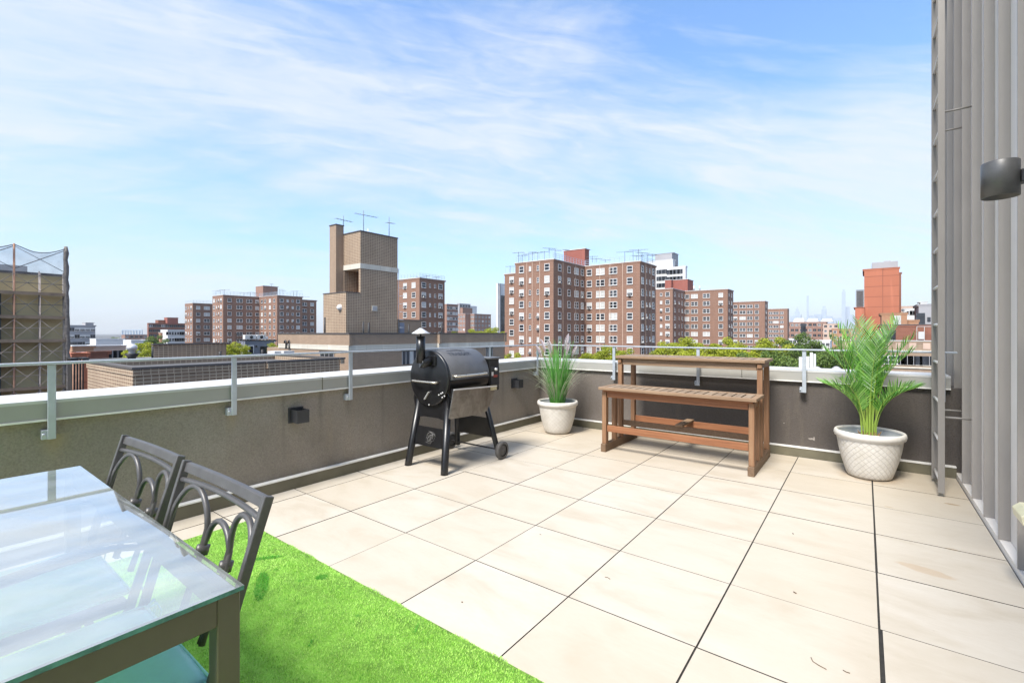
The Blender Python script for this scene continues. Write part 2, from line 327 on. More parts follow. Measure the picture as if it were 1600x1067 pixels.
# ------------------------------------------------------------------ mesh builder
class MB:
    def __init__(s): s.v = []; s.f = []; s.mi = []; s.mats = []; s.sm = []
    def _m(s, mat):
        if mat not in s.mats: s.mats.append(mat)
        return s.mats.index(mat)
    def add(s, vs, fs, mat='', smooth=False):
        o = len(s.v); s.v += [tuple(v) for v in vs]
        for f in fs: s.f.append(tuple(i+o for i in f)); s.mi.append(s._m(mat)); s.sm.append(smooth)
        return s
    def box(s, x0, x1, y0, y1, z0, z1, mat='', skip=''):
        vs = [(x0,y0,z0),(x1,y0,z0),(x1,y1,z0),(x0,y1,z0),(x0,y0,z1),(x1,y0,z1),(x1,y1,z1),(x0,y1,z1)]
        return s.add(vs, [(0,3,2,1),(4,5,6,7),(0,1,5,4),(1,2,6,5),(2,3,7,6),(3,0,4,7)], mat)
    def bbox(s, x0, x1, y0, y1, z0, z1, c=0.003, mat=''):   # chamfered box
        bm = bmesh.new(); bmesh.ops.create_cube(bm, size=1)
        for v in bm.verts: v.co = Vector(((x0+x1)/2+v.co.x*(x1-x0), (y0+y1)/2+v.co.y*(y1-y0), (z0+z1)/2+v.co.z*(z1-z0)))
        bmesh.ops.bevel(bm, geom=bm.edges[:], offset=c, segments=1, affect='EDGES')
        bm.verts.ensure_lookup_table(); bm.verts.index_update()
        s.add([v.co for v in bm.verts], [[v.index for v in f.verts] for f in bm.faces], mat); bm.free(); return s
    def beam(s, a, b, w, h=None, mat='', up=(0, 0, 1)):
        a = Vector(a); b = Vector(b); h = h or w; d = (b-a).normalized(); up = Vector(up)
        if abs(d.dot(up)) > 0.98: up = Vector((1, 0, 0)) if abs(d.x) < .9 else Vector((0, 1, 0))
        x = d.cross(up).normalized(); y = x.cross(d)
        vs = [p + x*sx*w/2 + y*sy*h/2 for p in (a, b) for sx, sy in ((-1,-1),(1,-1),(1,1),(-1,1))]
        return s.add(vs, [(3,2,1,0),(4,5,6,7),(0,1,5,4),(1,2,6,5),(2,3,7,6),(3,0,4,7)], mat)
    def tube(s, pts, r, seg=10, mat='', r2=None, caps=True, flat=1.0):
        pts = [Vector(p) for p in pts]; n = len(pts); vs = []; fs = []
        prev = None
        for i, p in enumerate(pts):
            d = (pts[min(i+1, n-1)] - pts[max(i-1, 0)]).normalized()
            if prev is None:
                u = Vector((0, 0, 1)) if abs(d.z) < 0.9 else Vector((1, 0, 0))
                x = d.cross(u).normalized()
            else:
                x = (prev - d*prev.dot(d)).normalized()
            prev = x; y = d.cross(x)
            rr = r[i] if isinstance(r, (list, tuple)) else (r if r2 is None else r + (r2-r)*i/(n-1))
            for k in range(seg):
                a = 2*math.pi*k/seg; vs.append(p + x*math.cos(a)*rr + y*math.sin(a)*rr*flat)
        for i in range(n-1):
            for k in range(seg):
                k2 = (k+1) % seg
                fs.append((i*seg+k, i*seg+k2, (i+1)*seg+k2, (i+1)*seg+k))
        s.add(vs, fs, mat, True)
        if caps: s.add(vs[:seg], [tuple(range(seg-1, -1, -1))], mat); s.add(vs[-seg:], [tuple(range(seg))], mat)
        return s
    def lathe(s, prof, c=(0, 0, 0), seg=40, mat='', axis='z', a0=0, a1=2*math.pi, smooth=True):
        vs = []; fs = []; n = len(prof); full = abs(a1-a0-2*math.pi) < 1e-6; ns = seg if full else seg+1
        for k in range(ns):
            a = a0 + (a1-a0)*k/seg
            for r, z in prof:
                x, y = r*math.cos(a), r*math.sin(a)
                if axis == 'z': p = (c[0]+x, c[1]+y, c[2]+z)
                elif axis == 'y': p = (c[0]+x, c[1]+z, c[2]+y)
                else: p = (c[0]+z, c[1]+x, c[2]+y)
                vs.append(p)
        for k in range(seg):
            k2 = (k+1) % ns
            for i in range(n-1): fs.append((k*n+i, k2*n+i, k2*n+i+1, k*n+i+1))
        return s.add(vs, fs, mat, smooth)
    def prism(s, poly, z0, z1, mat='', top=None):
        n = len(poly); vs = [(x, y, z0) for x, y in poly] + [(x, y, z1) for x, y in poly]
        s.add(vs, [(i, (i+1) % n, n+(i+1) % n, n+i) for i in range(n)], mat)
        s.add([(x, y, z1) for x, y in poly], [tuple(range(n))], top or mat); return s
    def build(s, name, mat=None, parent=None, bevel=0.0, recalc=True):
        me = bpy.data.meshes.new(name); me.from_pydata(s.v, [], s.f)
        for mm in s.mats: me.materials.append(M[mm or mat])
        me.polygons.foreach_set('material_index', s.mi); me.polygons.foreach_set('use_smooth', s.sm)
        if recalc:
            bm = bmesh.new(); bm.from_mesh(me); bmesh.ops.remove_doubles(bm, verts=bm.verts, dist=1e-5)
            bmesh.ops.recalc_face_normals(bm, faces=bm.faces); bm.to_mesh(me); bm.free()
        me.update()
        o = bpy.data.objects.new(name, me); col.objects.link(o)
        if parent is not None:
            o.parent = parent; o.matrix_parent_inverse = Matrix.Translation(-parent.location) if False else Matrix.Identity(4)
            if parent.get('_local') is None: pass
        if bevel:
            md = o.modifiers.new('bevel', 'BEVEL'); md.width = bevel; md.segments = 2; md.limit_method = 'ANGLE'; md.angle_limit = R(40)
        return o
def tag(o, label=None, cat=None, group=None, kind=None):
    if label: o['label'] = label
    if cat: o['category'] = cat
    if group: o['group'] = group
    if kind: o['kind'] = kind
    return o
# a thing = Empty at its base; its parts are built in world coordinates relative to the base
def thing(name, label, cat, loc=(0, 0, 0), group=None, rz=0):
    o = bpy.data.objects.new(name, None); col.objects.link(o); o.location = loc; o.rotation_euler.z = rz
    o.empty_display_size = 0.1
    return tag(o, label, cat, group)
def wbuild(mb, name, mat, parent, bevel=0.0):     # mesh coords are world coords; shift them to the parent's frame
    L = parent.location
    p = parent.parent
    tot = Vector(L)
    while p is not None: tot += Vector(p.location); p = p.parent
    mb.v = [(x-tot.x, y-tot.y, z-tot.z) for x, y, z in mb.v]
    return mb.build(name, mat, parent, bevel)
def copy_tree(o, parent=None):
    c = o.copy(); col.objects.link(c); c.parent = parent
    for ch in list(o.children): copy_tree(ch, c)
    return c

# ------------------------------------------------------------------ world, sun
SUN_EL, SUN_AZ = 54.0, 180.0      # azimuth measured from +Y towards -X
w = bpy.data.worlds.new('World'); sc.world = w; w.use_nodes = True
nt = w.node_tree; bg = nt.nodes['Background']; wo = nt.nodes['World Output']
sky = N(nt, 'ShaderNodeTexSky'); sky.sky_type = 'NISHITA'; sky.sun_disc = False
sky.sun_elevation = R(SUN_EL); sky.sun_rotation = R(-SUN_AZ); sky.air_density = 1.0; sky.dust_density = 1.0; sky.ozone_density = 2.0
gen = N(nt, 'ShaderNodeTexCoord').outputs['Generated']
def vdot(v):
    n = N(nt, 'ShaderNodeVectorMath'); n.operation = 'DOT_PRODUCT'; nt.links.new(gen, n.inputs[0]); n.inputs[1].default_value = v; return n.outputs['Value']
sp = N(nt, 'ShaderNodeSeparateXYZ'); nt.links.new(gen, sp.inputs[0])
def band(p, q):      # great circle through two sky directions
    a = Vector(ray(*p)).normalized(); c = Vector(ray(*q)).normalized(); n = a.cross(c).normalized(); return n, a, c
n1, a1, c1 = band((0, 75), (1300, 290))
tang = (c1 - a1).normalized()
u = vdot(tang); v = vdot(n1)
cv = N(nt, 'ShaderNodeCombineXYZ'); nt.links.new(mth(nt, 'MULTIPLY', u, 1.25), cv.inputs[0]); nt.links.new(mth(nt, 'MULTIPLY', v, 4.6), cv.inputs[1])
nt.links.new(mth(nt, 'MULTIPLY', sp.outputs[2], 1.2), cv.inputs[2])
wisp = noise(nt, cv.outputs[0], 1.55, 9, 0.60, 0.55)
soft = noise(nt, mapping(nt, cv.outputs[0], (0.8, 0.6, 1), (0, 0, 0), (3.1, 1.7, 0)), 1.3, 6, 0.55, 0.3)
fib = noise(nt, mapping(nt, cv.outputs[0], (2.2, 3.2, 1)), 2.6, 8, 0.62, 0.9)
def gauss(x, mu, sg):
    d = mth(nt, 'DIVIDE', mth(nt, 'SUBTRACT', x, mu), sg); return mth(nt, 'EXPONENT', mth(nt, 'MULTIPLY', mth(nt, 'MULTIPLY', d, d), -1.0))
def blob(px, py, sg):
    d = Vector(ray(px, py)).normalized(); return mth(nt, 'EXPONENT', mth(nt, 'MULTIPLY', mth(nt, 'SUBTRACT', 1.0, vdot(d)), -1.0/(sg*sg*0.5)))
cl = mth(nt, 'MULTIPLY_ADD', wisp, 2.6, -1.13)
cl = mth(nt, 'ADD', cl, mth(nt, 'MULTIPLY_ADD', soft, 1.5, -0.75))
cl = mth(nt, 'ADD', cl, mth(nt, 'MULTIPLY_ADD', fib, 0.95, -0.47))
cl = mth(nt, 'ADD', cl, mth(nt, 'MULTIPLY', gauss(v, 0.0, 0.12), 0.85))
for pa_, pb_, sg_, am_ in (((200, 378), (560, 402), .012, .55), ((560, 320), (960, 378), .016, .45), ((150, 432), (560, 440), .010, .4), ((900, 372), (1120, 352), .012, .3), ((1050, 440), (1450, 420), .014, .3)):
    nn_, aa_, cc_ = band(pa_, pb_); mid_ = (aa_+cc_).normalized(); sgm = (aa_-cc_).length*.42
    wv_ = mth(nt, 'ADD', vdot(nn_), mth(nt, 'MULTIPLY_ADD', wisp, .05, -.025))
    cl = mth(nt, 'ADD', cl, mth(nt, 'MULTIPLY', mth(nt, 'MULTIPLY', gauss(wv_, 0.0, sg_), mth(nt, 'EXPONENT', mth(nt, 'MULTIPLY', mth(nt, 'SUBTRACT', 1.0, vdot(mid_)), -1.0/(sgm*sgm*.5)))), am_))
cl = mth(nt, 'ADD', cl, mth(nt, 'MULTIPLY', blob(0, 150, 0.22), 0.22))
cl = mth(nt, 'ADD', cl, mth(nt, 'MULTIPLY', blob(1350, 300, 0.30), 0.45))
cl = mth(nt, 'SUBTRACT', cl, mth(nt, 'MULTIPLY', blob(1250, 30, 0.42), 0.36))
cl = mth(nt, 'SUBTRACT', cl, mth(nt, 'MULTIPLY', blob(330, 320, 0.30), 0.34))
cl = mth(nt, 'SUBTRACT', cl, mth(nt, 'MULTIPLY', blob(120, 0, 0.22), 0.25))
hor = mth(nt, 'EXPONENT', mth(nt, 'MULTIPLY', mth(nt, 'MAXIMUM', sp.outputs[2], 0.0), -13.0))
cl = mth(nt, 'ADD', cl, mth(nt, 'MULTIPLY', hor, 0.30))
cl = mth(nt, 'ADD', cl, mth(nt, 'MULTIPLY', blob(-450, -300, 0.42), 0.95))  # extra cloud outside the view, added to whiten the table glass reflection
cl = mth(nt, 'ADD', cl, mth(nt, 'MULTIPLY', mth(nt, 'MULTIPLY_ADD', sp.outputs[2], 4.0, -2.6, clamp=True), 0.7))  # added high cloud above the view, also for the glass reflection
cl = mth(nt, 'ADD', cl, mth(nt, 'MULTIPLY', blob(450, 130, 0.30), 0.10))
cl = mth(nt, 'MULTIPLY_ADD', cl, 0.80, 0.14, clamp=True)
cl = mth(nt, 'MULTIPLY', cl, mth(nt, 'ADD', mth(nt, 'MULTIPLY_ADD', fib, 0.85, 0.36), mth(nt, 'MULTIPLY_ADD', wisp, 0.7, -0.35)), clamp=True)
hs = N(nt, 'ShaderNodeHueSaturation'); hs.inputs['Saturation'].default_value = 1.12; hs.inputs['Value'].default_value = 1.0; hs.inputs['Hue'].default_value = 0.5
nt.links.new(sky.outputs[0], hs.inputs['Color'])
SKY_K = 0.15
CLOUD = 5.7
cloudcol = (0.885*CLOUD/1.05, 0.95*CLOUD/1.05, 1.03*CLOUD/1.05)
mx = mixc(nt, mth(nt, 'MULTIPLY', cl, 0.95), mixc(nt, 1.0, hs.outputs[0], mixc(nt, mth(nt, 'EXPONENT', mth(nt, 'MULTIPLY', mth(nt, 'MAXIMUM', sp.outputs[2], 0.0), -5.5)), (1.50, 1.76, 1.92), (0.74, 0.80, 1.00)), 'MULTIPLY'), cloudcol)
mn = [n for n in nt.nodes if n.type == 'MIX']
for n in mn: n.clamp_result = False
nt.links.new(mx, bg.inputs[0]); bg.inputs[1].default_value = 0.09

sun_d = bpy.data.lights.new('sun', 'SUN'); sun = bpy.data.objects.new('sun', sun_d); col.objects.link(sun)
sun_d.energy = 3.9; sun_d.angle = R(17); sun_d.color = (1.0, 0.955, 0.89)
el, az = R(SUN_EL), R(SUN_AZ)
tosun = Vector((-math.sin(az)*math.cos(el), math.cos(az)*math.cos(el), math.sin(el)))
sun.rotation_euler = tosun.to_track_quat('Z', 'Y').to_euler()
sun.location = (0, 0, 30)
vs = sc.view_settings; vs.view_transform = 'Standard'; vs.look = 'None'; vs.gamma = 1; vs.use_curve_mapping = False
vs.exposure = 1.0

GZ = -23.0
# ------------------------------------------------------------------ setting: ground, own building, terrace floor
tag(MB().add([(-9000,-9000,GZ),(9000,-9000,GZ),(9000,9000,GZ),(-9000,9000,GZ)], [(0,1,2,3)]).build('ground', 'asphalt'), kind='structure')
T = 0.612
XL, YF = -3.82, 5.74
# slab under the pavers
tag(MB().box(-4.30, 7.0, -7.0, 6.20, GZ, -0.06).build('terrace_slab', 'substrate'), kind='structure')
mb = MB()
xs = [XL+0.006] + [-5.9175*T + i*T for i in range(0, 7)] + [0.652]
ys = [YF-0.005] + [(3.285+j)*T for j in range(5, -11, -1)]
ys = ys[:1] + ys[1:]
for i in range(len(xs)-1):
    for j in range(len(ys)-1):
        x0, x1 = xs[i]+0.0022, xs[i+1]-0.0022; gy = rnd.uniform(.0016, .0030); y1, y0 = ys[j]-gy, ys[j+1]+gy
        if i == 0: x1 -= 0.003
        if i >= 6: x0 += 0.0015
        if i == 6 and False: pass
        if xs[i+1] == xs[7]: x1 = xs[7]-0.004
        if xs[i] == xs[7]:
            x0 = xs[7]+0.004
            if ys[j] < 2.7: x0 = xs[7]+0.010
        dx, dy, dz = rnd.uniform(-.0008, .0008), rnd.uniform(-.0006, .0006), rnd.uniform(-.0012, .0006)
        mb.bbox(x0+dx, x1+dx, y0+dy, y1+dy, -0.02, dz, 0.0010)
mb.mats = ['tile', 'substrate']
for q, f in enumerate(mb.f):
    a_, b_, c_ = (Vector(mb.v[f[k]]) for k in (0, 1, 2)); mb.mi[q] = 0 if abs((b_-a_).cross(c_-a_).normalized().z) > .9 else 1
mb.box(XL+.002, .654, -6.9, YF+.0, -.05, -.0035, 'substrate')
tag(mb.build('floor', 'tile', recalc=False), kind='structure')

# ------------------------------------------------------------------ parapets
t = thing('parapet_wall', 'brown stucco parapet with pale metal coping running along the left side behind the grill', 'wall', (-4.0, 2, 0), 'stucco parapet walls round the terrace')
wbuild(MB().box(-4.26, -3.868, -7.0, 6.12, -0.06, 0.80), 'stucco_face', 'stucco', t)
mb = MB(); mb.box(-4.34, -3.838, -7.0, 6.22, 0.893, 0.911, 'coping_metal').box(-3.853, -3.840, -7.0, 5.765, 0.80, 0.893, 'coping_face_shade').box(-4.338, -4.325, -7.0, 6.2, 0.78, 0.893, 'coping_face_shade')
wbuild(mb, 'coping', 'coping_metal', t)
for y_ in (-2.6, -0.16, 2.28, 4.72): wbuild(MB().box(-4.341, -3.8375, y_-.003, y_+.003, 0.80, 0.9122), 'coping_joint', 'gutter_metal', t)
wbuild(MB().box(-3.86, -3.832, -7.0, 5.755, 0.789, 0.80), 'drip_edge', 'white_trim', t)
mb = MB()
wbuild(MB().box(-3.867, XL+0.006, -7.0, YF+0.04, -0.02, 0.092), 'base_flashing', 'gutter_metal', t)
wbuild(MB().box(-3.866, XL+0.010, -7.0, YF+0.03, 0.093, 0.103), 'sealant_bead', 'white_trim', t)

t = thing('parapet_wall', 'shaded stucco parapet with pale metal coping behind the wooden bench and both planters', 'wall', (-1.6, 5.95, 0), 'stucco parapet walls round the terrace')
wbuild(MB().box(-3.867, 0.70, YF+0.055, 6.12, -0.06, 0.80), 'stucco_face', 'stucco_shaded', t)
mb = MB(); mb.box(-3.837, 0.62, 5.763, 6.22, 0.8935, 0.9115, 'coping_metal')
for a, b2 in ((-3.839, -1.113), (-1.107, 0.62)): mb.box(a, b2, 5.766, 5.779, 0.80, 0.893, 'coping_face_shade')
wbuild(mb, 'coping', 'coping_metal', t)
wbuild(MB().box(-3.831, 0.62, 5.757, 5.79, 0.789, 0.7995), 'drip_edge', 'white_trim', t)
wbuild(MB().box(XL+0.008, 0.655, YF+0.002, YF+0.054, -0.02, 0.091), 'base_flashing', 'gutter_metal', t)
wbuild(MB().box(XL+0.012, 0.655, YF-0.002, YF+0.053, 0.0925, 0.1025), 'sealant_bead', 'white_trim', t)

# ------------------------------------------------------------------ railing
t = thing('railing', 'thin galvanised steel guard rail on posts along the inside of both parapets', 'railing', (-3.8, 2, 0))
RZ = 1.128
wbuild(MB().bbox(-3.834, -3.798, -7.0, 5.728, RZ-0.007, RZ+0.009, 0.003).bbox(-3.7979, 0.655, 5.692, 5.728, RZ-0.007, RZ+0.009, 0.003), 'top_rail', 'galvanised', t)
post = MB().bbox(-0.006, 0.006, -0.018, 0.018, 0, 0.437, 0.002).bbox(-0.055, -0.0061, -0.042, 0.004, 0.0, 0.055, 0.002)
post.lathe([(0, 0), (0.008, 0), (0.008, 0.008), (0, 0.008)], (0.0, -0.035, 0.03), 8, axis='x')
p0 = post.build('post', 'galvanised', t)
Lr = t.location
def place(o, x, y, z, rz=0): o.location = (x-Lr.x, y-Lr.y, z-Lr.z); o.rotation_euler.z = rz
place(p0, -3.816, 0.55, 0.683)
for y in (-3.4, -2.4, -1.4, -0.45, 1.545, 2.55, 3.555, 4.57, 5.655):
    c = p0.copy(); col.objects.link(c); c.parent = t; place(c, -3.816, y, 0.683)
for x in (-2.64, -1.57, -0.505, 0.56):
    c = p0.copy(); col.objects.link(c); c.parent = t; place(c, x, 5.71, 0.683, R(-90))

# ------------------------------------------------------------------ metal clad wall at the right
t = thing('metal_clad_wall', 'tall warm grey standing-seam metal wall rising beside the terrace on the right', 'wall', (0.8, 3, 0))
WH = 4.9
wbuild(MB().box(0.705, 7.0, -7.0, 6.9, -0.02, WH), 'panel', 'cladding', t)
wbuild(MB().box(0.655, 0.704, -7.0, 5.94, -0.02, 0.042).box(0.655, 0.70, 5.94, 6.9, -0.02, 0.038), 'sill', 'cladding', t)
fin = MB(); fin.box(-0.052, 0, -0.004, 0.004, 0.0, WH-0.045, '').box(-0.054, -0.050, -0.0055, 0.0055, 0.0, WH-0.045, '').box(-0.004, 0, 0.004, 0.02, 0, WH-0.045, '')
f0 = fin.build('fin', 'cladding_shade', t); fl = t.location
ny = [5.873, 5.420, 4.968, 4.520, 4.083, 3.629] + [3.629-0.45*k for k in range(1, 20)] + [6.32, 6.77]
for i, y in enumerate(ny):
    c = f0 if i == 0 else f0.copy()
    if i: col.objects.link(c); c.parent = t
    c.location = (0.705-fl.x, y-fl.y, 0.044-fl.z)
wbuild(MB().box(0.66, 7.0, -7.0, 6.92, WH+0.002, WH+0.06), 'roof_coping', 'coping_face_shade', t)

# ladder
t = thing('wall_ladder', 'grey steel wall ladder of two flat stringers standing off the metal clad wall', 'ladder', (0.485, 5.27, 0))
for y, z0, xl in ((5.03, 0.03, 0.464), (5.50, 0.03, 0.466)):
    wbuild(MB().bbox(xl, xl+0.042, y-0.006, y+0.006, z0, WH+0.9, 0.001), 'stringer', 'ladder_paint', t)
for k in range(0, 20):
    z = 0.115 + 0.315*k
    wbuild(MB().tube([(0.485, 5.0365, z), (0.485, 5.4935, z)], 0.0115, 10), 'rung', 'cladding', t)
for z in (0.635, 3.065, 5.2):
    for y in (5.03, 5.50):
        wbuild(MB().tube([(0.505, y+0.012, z), (0.664, y+0.012, z)], 0.008, 8), 'standoff', 'ladder_paint', t)

# cylinder wall lamp on the metal wall
t = thing('wall_lamp', 'dark grey open-bottom cylinder lamp mounted on the metal clad wall', 'lamp', (0.50, 2.97, 1.86))
lc = (0.475, 2.935)
mb = MB(); mb.lathe([(0.0, 2.058), (0.060, 2.058), (0.062, 2.055), (0.062, 1.905), (0.058, 1.905), (0.058, 2.0), (0.0, 2.0)], (lc[0], lc[1], 0), 40)
wbuild(mb, 'shade', 'lamp_metal', t)
wbuild(MB().bbox(lc[0]+0.058, 0.66, lc[1]-0.03, lc[1]+0.03, 1.955, 2.01, 0.003), 'bracket', 'black_plastic', t)
wbuild(MB().bbox(0.66, 0.7045, lc[1]-0.055, lc[1]+0.055, 1.90, 2.05, 0.003), 'backplate', 'black_plastic', t)

# pale outlet cover at the right edge
simple('pale_plastic', (0.60, 0.56, 0.38), 0.35, 0, 0.08, 12, 0.1, 30)
t = thing('outlet_cover', 'pale yellowed plastic outlet cover sticking out of the metal clad wall', 'outlet box', (0.64, 3.3, 0.36))
mb = MB()
y0, y1 = 3.26, 3.44
prof = [(0.704, 0.345), (0.665, 0.345), (0.603, 0.385), (0.597, 0.425), (0.625, 0.452), (0.704, 0.455)]
vs_ = [(x, y0, z) for x, z in prof] + [(x, y1, z) for x, z in prof]; n = len(prof)
mb.add(vs_, [tuple(range(n)), tuple(range(2*n-1, n-1, -1))] + [(i, (i+1) % n, n+(i+1) % n, n+i) for i in range(n)])
wbuild(mb, 'cover', 'pale_plastic', t, 0.005)
wbuild(MB().bbox(0.64, 0.67, 3.30, 3.40, 0.453, 0.466, 0.003), 'latch', 'pale_plastic', t)

# small square up-lights on the left parapet
def sconce(y, label):
    t = thing('wall_sconce', label, 'wall light', (-3.866, y, 0.535), 'box wall lights on the left parapet')
    mb = MB()
    x0 = -3.8675
    mb.bbox(x0, x0+0.012, y-0.075, y+0.055, 0.545, 0.675, 0.002)
    wbuild(mb, 'backplate', 'sconce_metal', t)
    mb = MB(); a, b2, c, d = x0+0.0125, x0+0.115, y-0.055, y+0.05
    mb.box(a, b2, c, c+0.004, 0.552, 0.66).box(a, b2, d-0.004, d, 0.552, 0.66).box(b2-0.004, b2, c+0.0041, d-0.0041, 0.552, 0.66).box(a, b2-0.0041, c+0.0041, d-0.0041, 0.552, 0.60)
    wbuild(mb, 'housing', 'sconce_metal', t)
sconce(2.06, 'dark box wall light left of the grill, below the coping')
sconce(5.16, 'dark box wall light between the grill and the grass planter')
M['splash'] = M['white_trim']

# ------------------------------------------------------------------ pots
def pot(x, y, label):
    t = thing('planter_pot', label, 'plant pot', (x, y, 0), 'off-white lattice plant pots')
    prof = [(0.0, 0.004), (0.150, 0.004), (0.165, 0.012), (0.172, 0.03), (0.190, 0.09), (0.213, 0.17), (0.230, 0.25), (0.243, 0.335), (0.246, 0.352), (0.262, 0.362), (0.268, 0.385), (0.264, 0.408), (0.255, 0.418), (0.243, 0.416), (0.238, 0.400), (0.235, 0.36)]
    MB().lathe(prof, seg=72).build('pot_body', 'pot', t)
    MB().lathe([(0.2345, 0.402), (0.228, 0.34), (0.0, 0.34)], seg=48).build('pot_liner', 'pot_inside', t)
    mb = MB(); ring = []
    mb.lathe([(0.0, 0.362), (0.1, 0.358), (0.18, 0.352), (0.225, 0.342)], seg=36)
    mb.build('soil', 'soil', t)
    return t
pot(0.03, 5.35, 'off-white diamond lattice pot holding the tall palm beside the ladder')
pot(-3.225, 5.25, 'off-white diamond lattice pot holding plumed grass in the terrace corner')

# palm
pr = random.Random(11)
t = thing('areca_palm', 'bright green areca palm with feathery fronds in the right-hand pot', 'palm', (0.03, 5.35, 0.36))
def frond(base, az, lean, length, droop, leaf, mat, bare):
    mb = MB(); n = 26; p = Vector(base); th = R(90)-lean*0.35; pts = [p.copy()]; tans = []
    hdir = Vector((math.cos(az), math.sin(az), 0))
    for i in range(n):
        s_ = i/n
        e = R(90) - lean*(0.12+0.88*min(1, s_*1.5)) - droop*max(0, s_-.25)**1.6*1.35
        d = hdir*math.cos(e) + Vector((0, 0, math.sin(e)))
        p = p + d*length/n; pts.append(p.copy()); tans.append(d)
    mb.tube(pts, [0.0065*(1-0.85*i/n) for i in range(n+1)], 6, 'palm_stem')
    side = Vector((-math.sin(az), math.cos(az), 0))
    nl = 23
    for k in range(nl):
        s_ = bare + (1-bare)*(k+0.3)/nl; i = min(int(s_*n), n-1); q = pts[i].lerp(pts[i+1], s_*n-i); d = tans[i]
        up = side.cross(d)*-1
        ss = (s_-bare)/(1-bare); L = leaf*(0.55+0.6*math.sin(math.pi*min(1, ss*0.85+0.12)))*pr.uniform(0.85, 1.1)
        for sg in (-1, 1):
            fa = R(34) + R(16)*(1-ss)
            dd = (d*math.cos(fa) + side*sg*math.sin(fa)*0.92 + up*0.30*pr.uniform(.4, 1.4)).normalized()
            wv = d*0.0085
            q1 = q + dd*L*0.35; q2 = q + dd*L*0.72 - Vector((0, 0, L*0.02)); q3 = q + dd*L - Vector((0, 0, L*0.06))
            mb.add([q-wv*.6, q+wv*.6, q1+wv, q1-wv, q2+wv*.7, q2-wv*.7, q3], [(0, 1, 2, 3), (3, 2, 4, 5), (5, 4, 6)], mat)
    return mb
fr_spec = []
for az, ln, L, dr, bare in [(100, 3, 1.06, 24, .40), (250, 5, 1.08, 24, .42), (30, 8, 1.10, 32, .42), (170, 9, 1.04, 34, .42), (310, 8, 1.02, 34, .40), (215, 7, 1.04, 36, .42), (20, 6, 1.06, 30, .42), (270, 3, .96, 30, .4),
                            (60, 12, 1.00, 40, .42), (205, 12, .96, 44, .42), (350, 12, .96, 44, .42), (140, 12, 0.94, 42, .42), (280, 12, 0.92, 44, .40), (0, 15, .86, 54, .42), (190, 15, .86, 54, .42),
                            (8, 32, 0.60, 66, .36), (200, 32, 0.62, 70, .36), (20, 38, 0.60, 58, .36), (186, 38, 0.62, 58, .36), (328, 30, 0.64, 66, .38), (240, 30, 0.66, 60, .38)]:
    fr_spec.append((az, ln, L, dr, bare))
for i, (az, ln, L, dr, bare) in enumerate(fr_spec):
    a = R(az + pr.uniform(-8, 8)); b0 = (math.cos(a)*pr.uniform(.01, .06), math.sin(a)*pr.uniform(.01, .06), 0.0)
    frond(b0, a, R(ln*.9), L*1.0, R(dr*.85), 0.165, 'palm_pale' if i in (1, 4, 5) else 'palm_leaf', bare).build('frond', 'palm_leaf', t, recalc=False)
mb = MB()
for k in range(40):
    a = pr.uniform(0, 6.28); r_ = pr.uniform(.01, .07); mb.tube([(r_*math.cos(a), r_*math.sin(a), -0.01), (r_*1.4*math.cos(a+.3), r_*1.4*math.sin(a+.3), pr.uniform(.02, .06))], 0.004, 5)
simple('husk', (0.20, 0.12, 0.05), 0.9, 0, 0.4, 30)
mb.build('husk', 'husk', t)

# plumed grass
t = thing('fountain_grass', 'green fountain grass with pale pinkish plumes in the corner pot', 'ornamental grass', (-3.225, 5.25, 0.35))
def blade(mb, base, az, lean, L, droop, w, mat, n=9):
    p = Vector(base); hd = Vector((math.cos(az), math.sin(az), 0)); sd = Vector((-math.sin(az), math.cos(az), 0)); vs_ = []; fs_ = []
    for i in range(n+1):
        s_ = i/n; ww = w*(1-s_**2.0)*0.5+0.0004
        vs_ += [p-sd*ww, p+sd*ww]
        e = R(90)-lean-droop*s_**1.6; p = p + (hd*math.cos(e)+Vector((0, 0, math.sin(e))))*L/n
        if i: fs_.append((2*i-2, 2*i-1, 2*i+1, 2*i))
    mb.add(vs_, fs_, mat, True); return p
mb = MB()
for k in range(380):
    a = pr.uniform(0, 6.283); r_ = 0.095*math.sqrt(pr.random())
    blade(mb, (r_*math.cos(a), r_*math.sin(a), 0), a+pr.uniform(-.6, .6), R(pr.uniform(0, 14)), pr.uniform(.40, .93), R(pr.uniform(2, 34)), 0.0085, 'grass_blade')
for k in range(90):
    a = pr.uniform(0, 6.283); blade(mb, (0.05*math.cos(a), 0.05*math.sin(a), 0), a, R(pr.uniform(6, 30)), pr.uniform(.5, .85), R(pr.uniform(30, 110)), 0.0085, 'grass_pale', 14)
mb.build('blades', 'grass_blade', t, recalc=False)
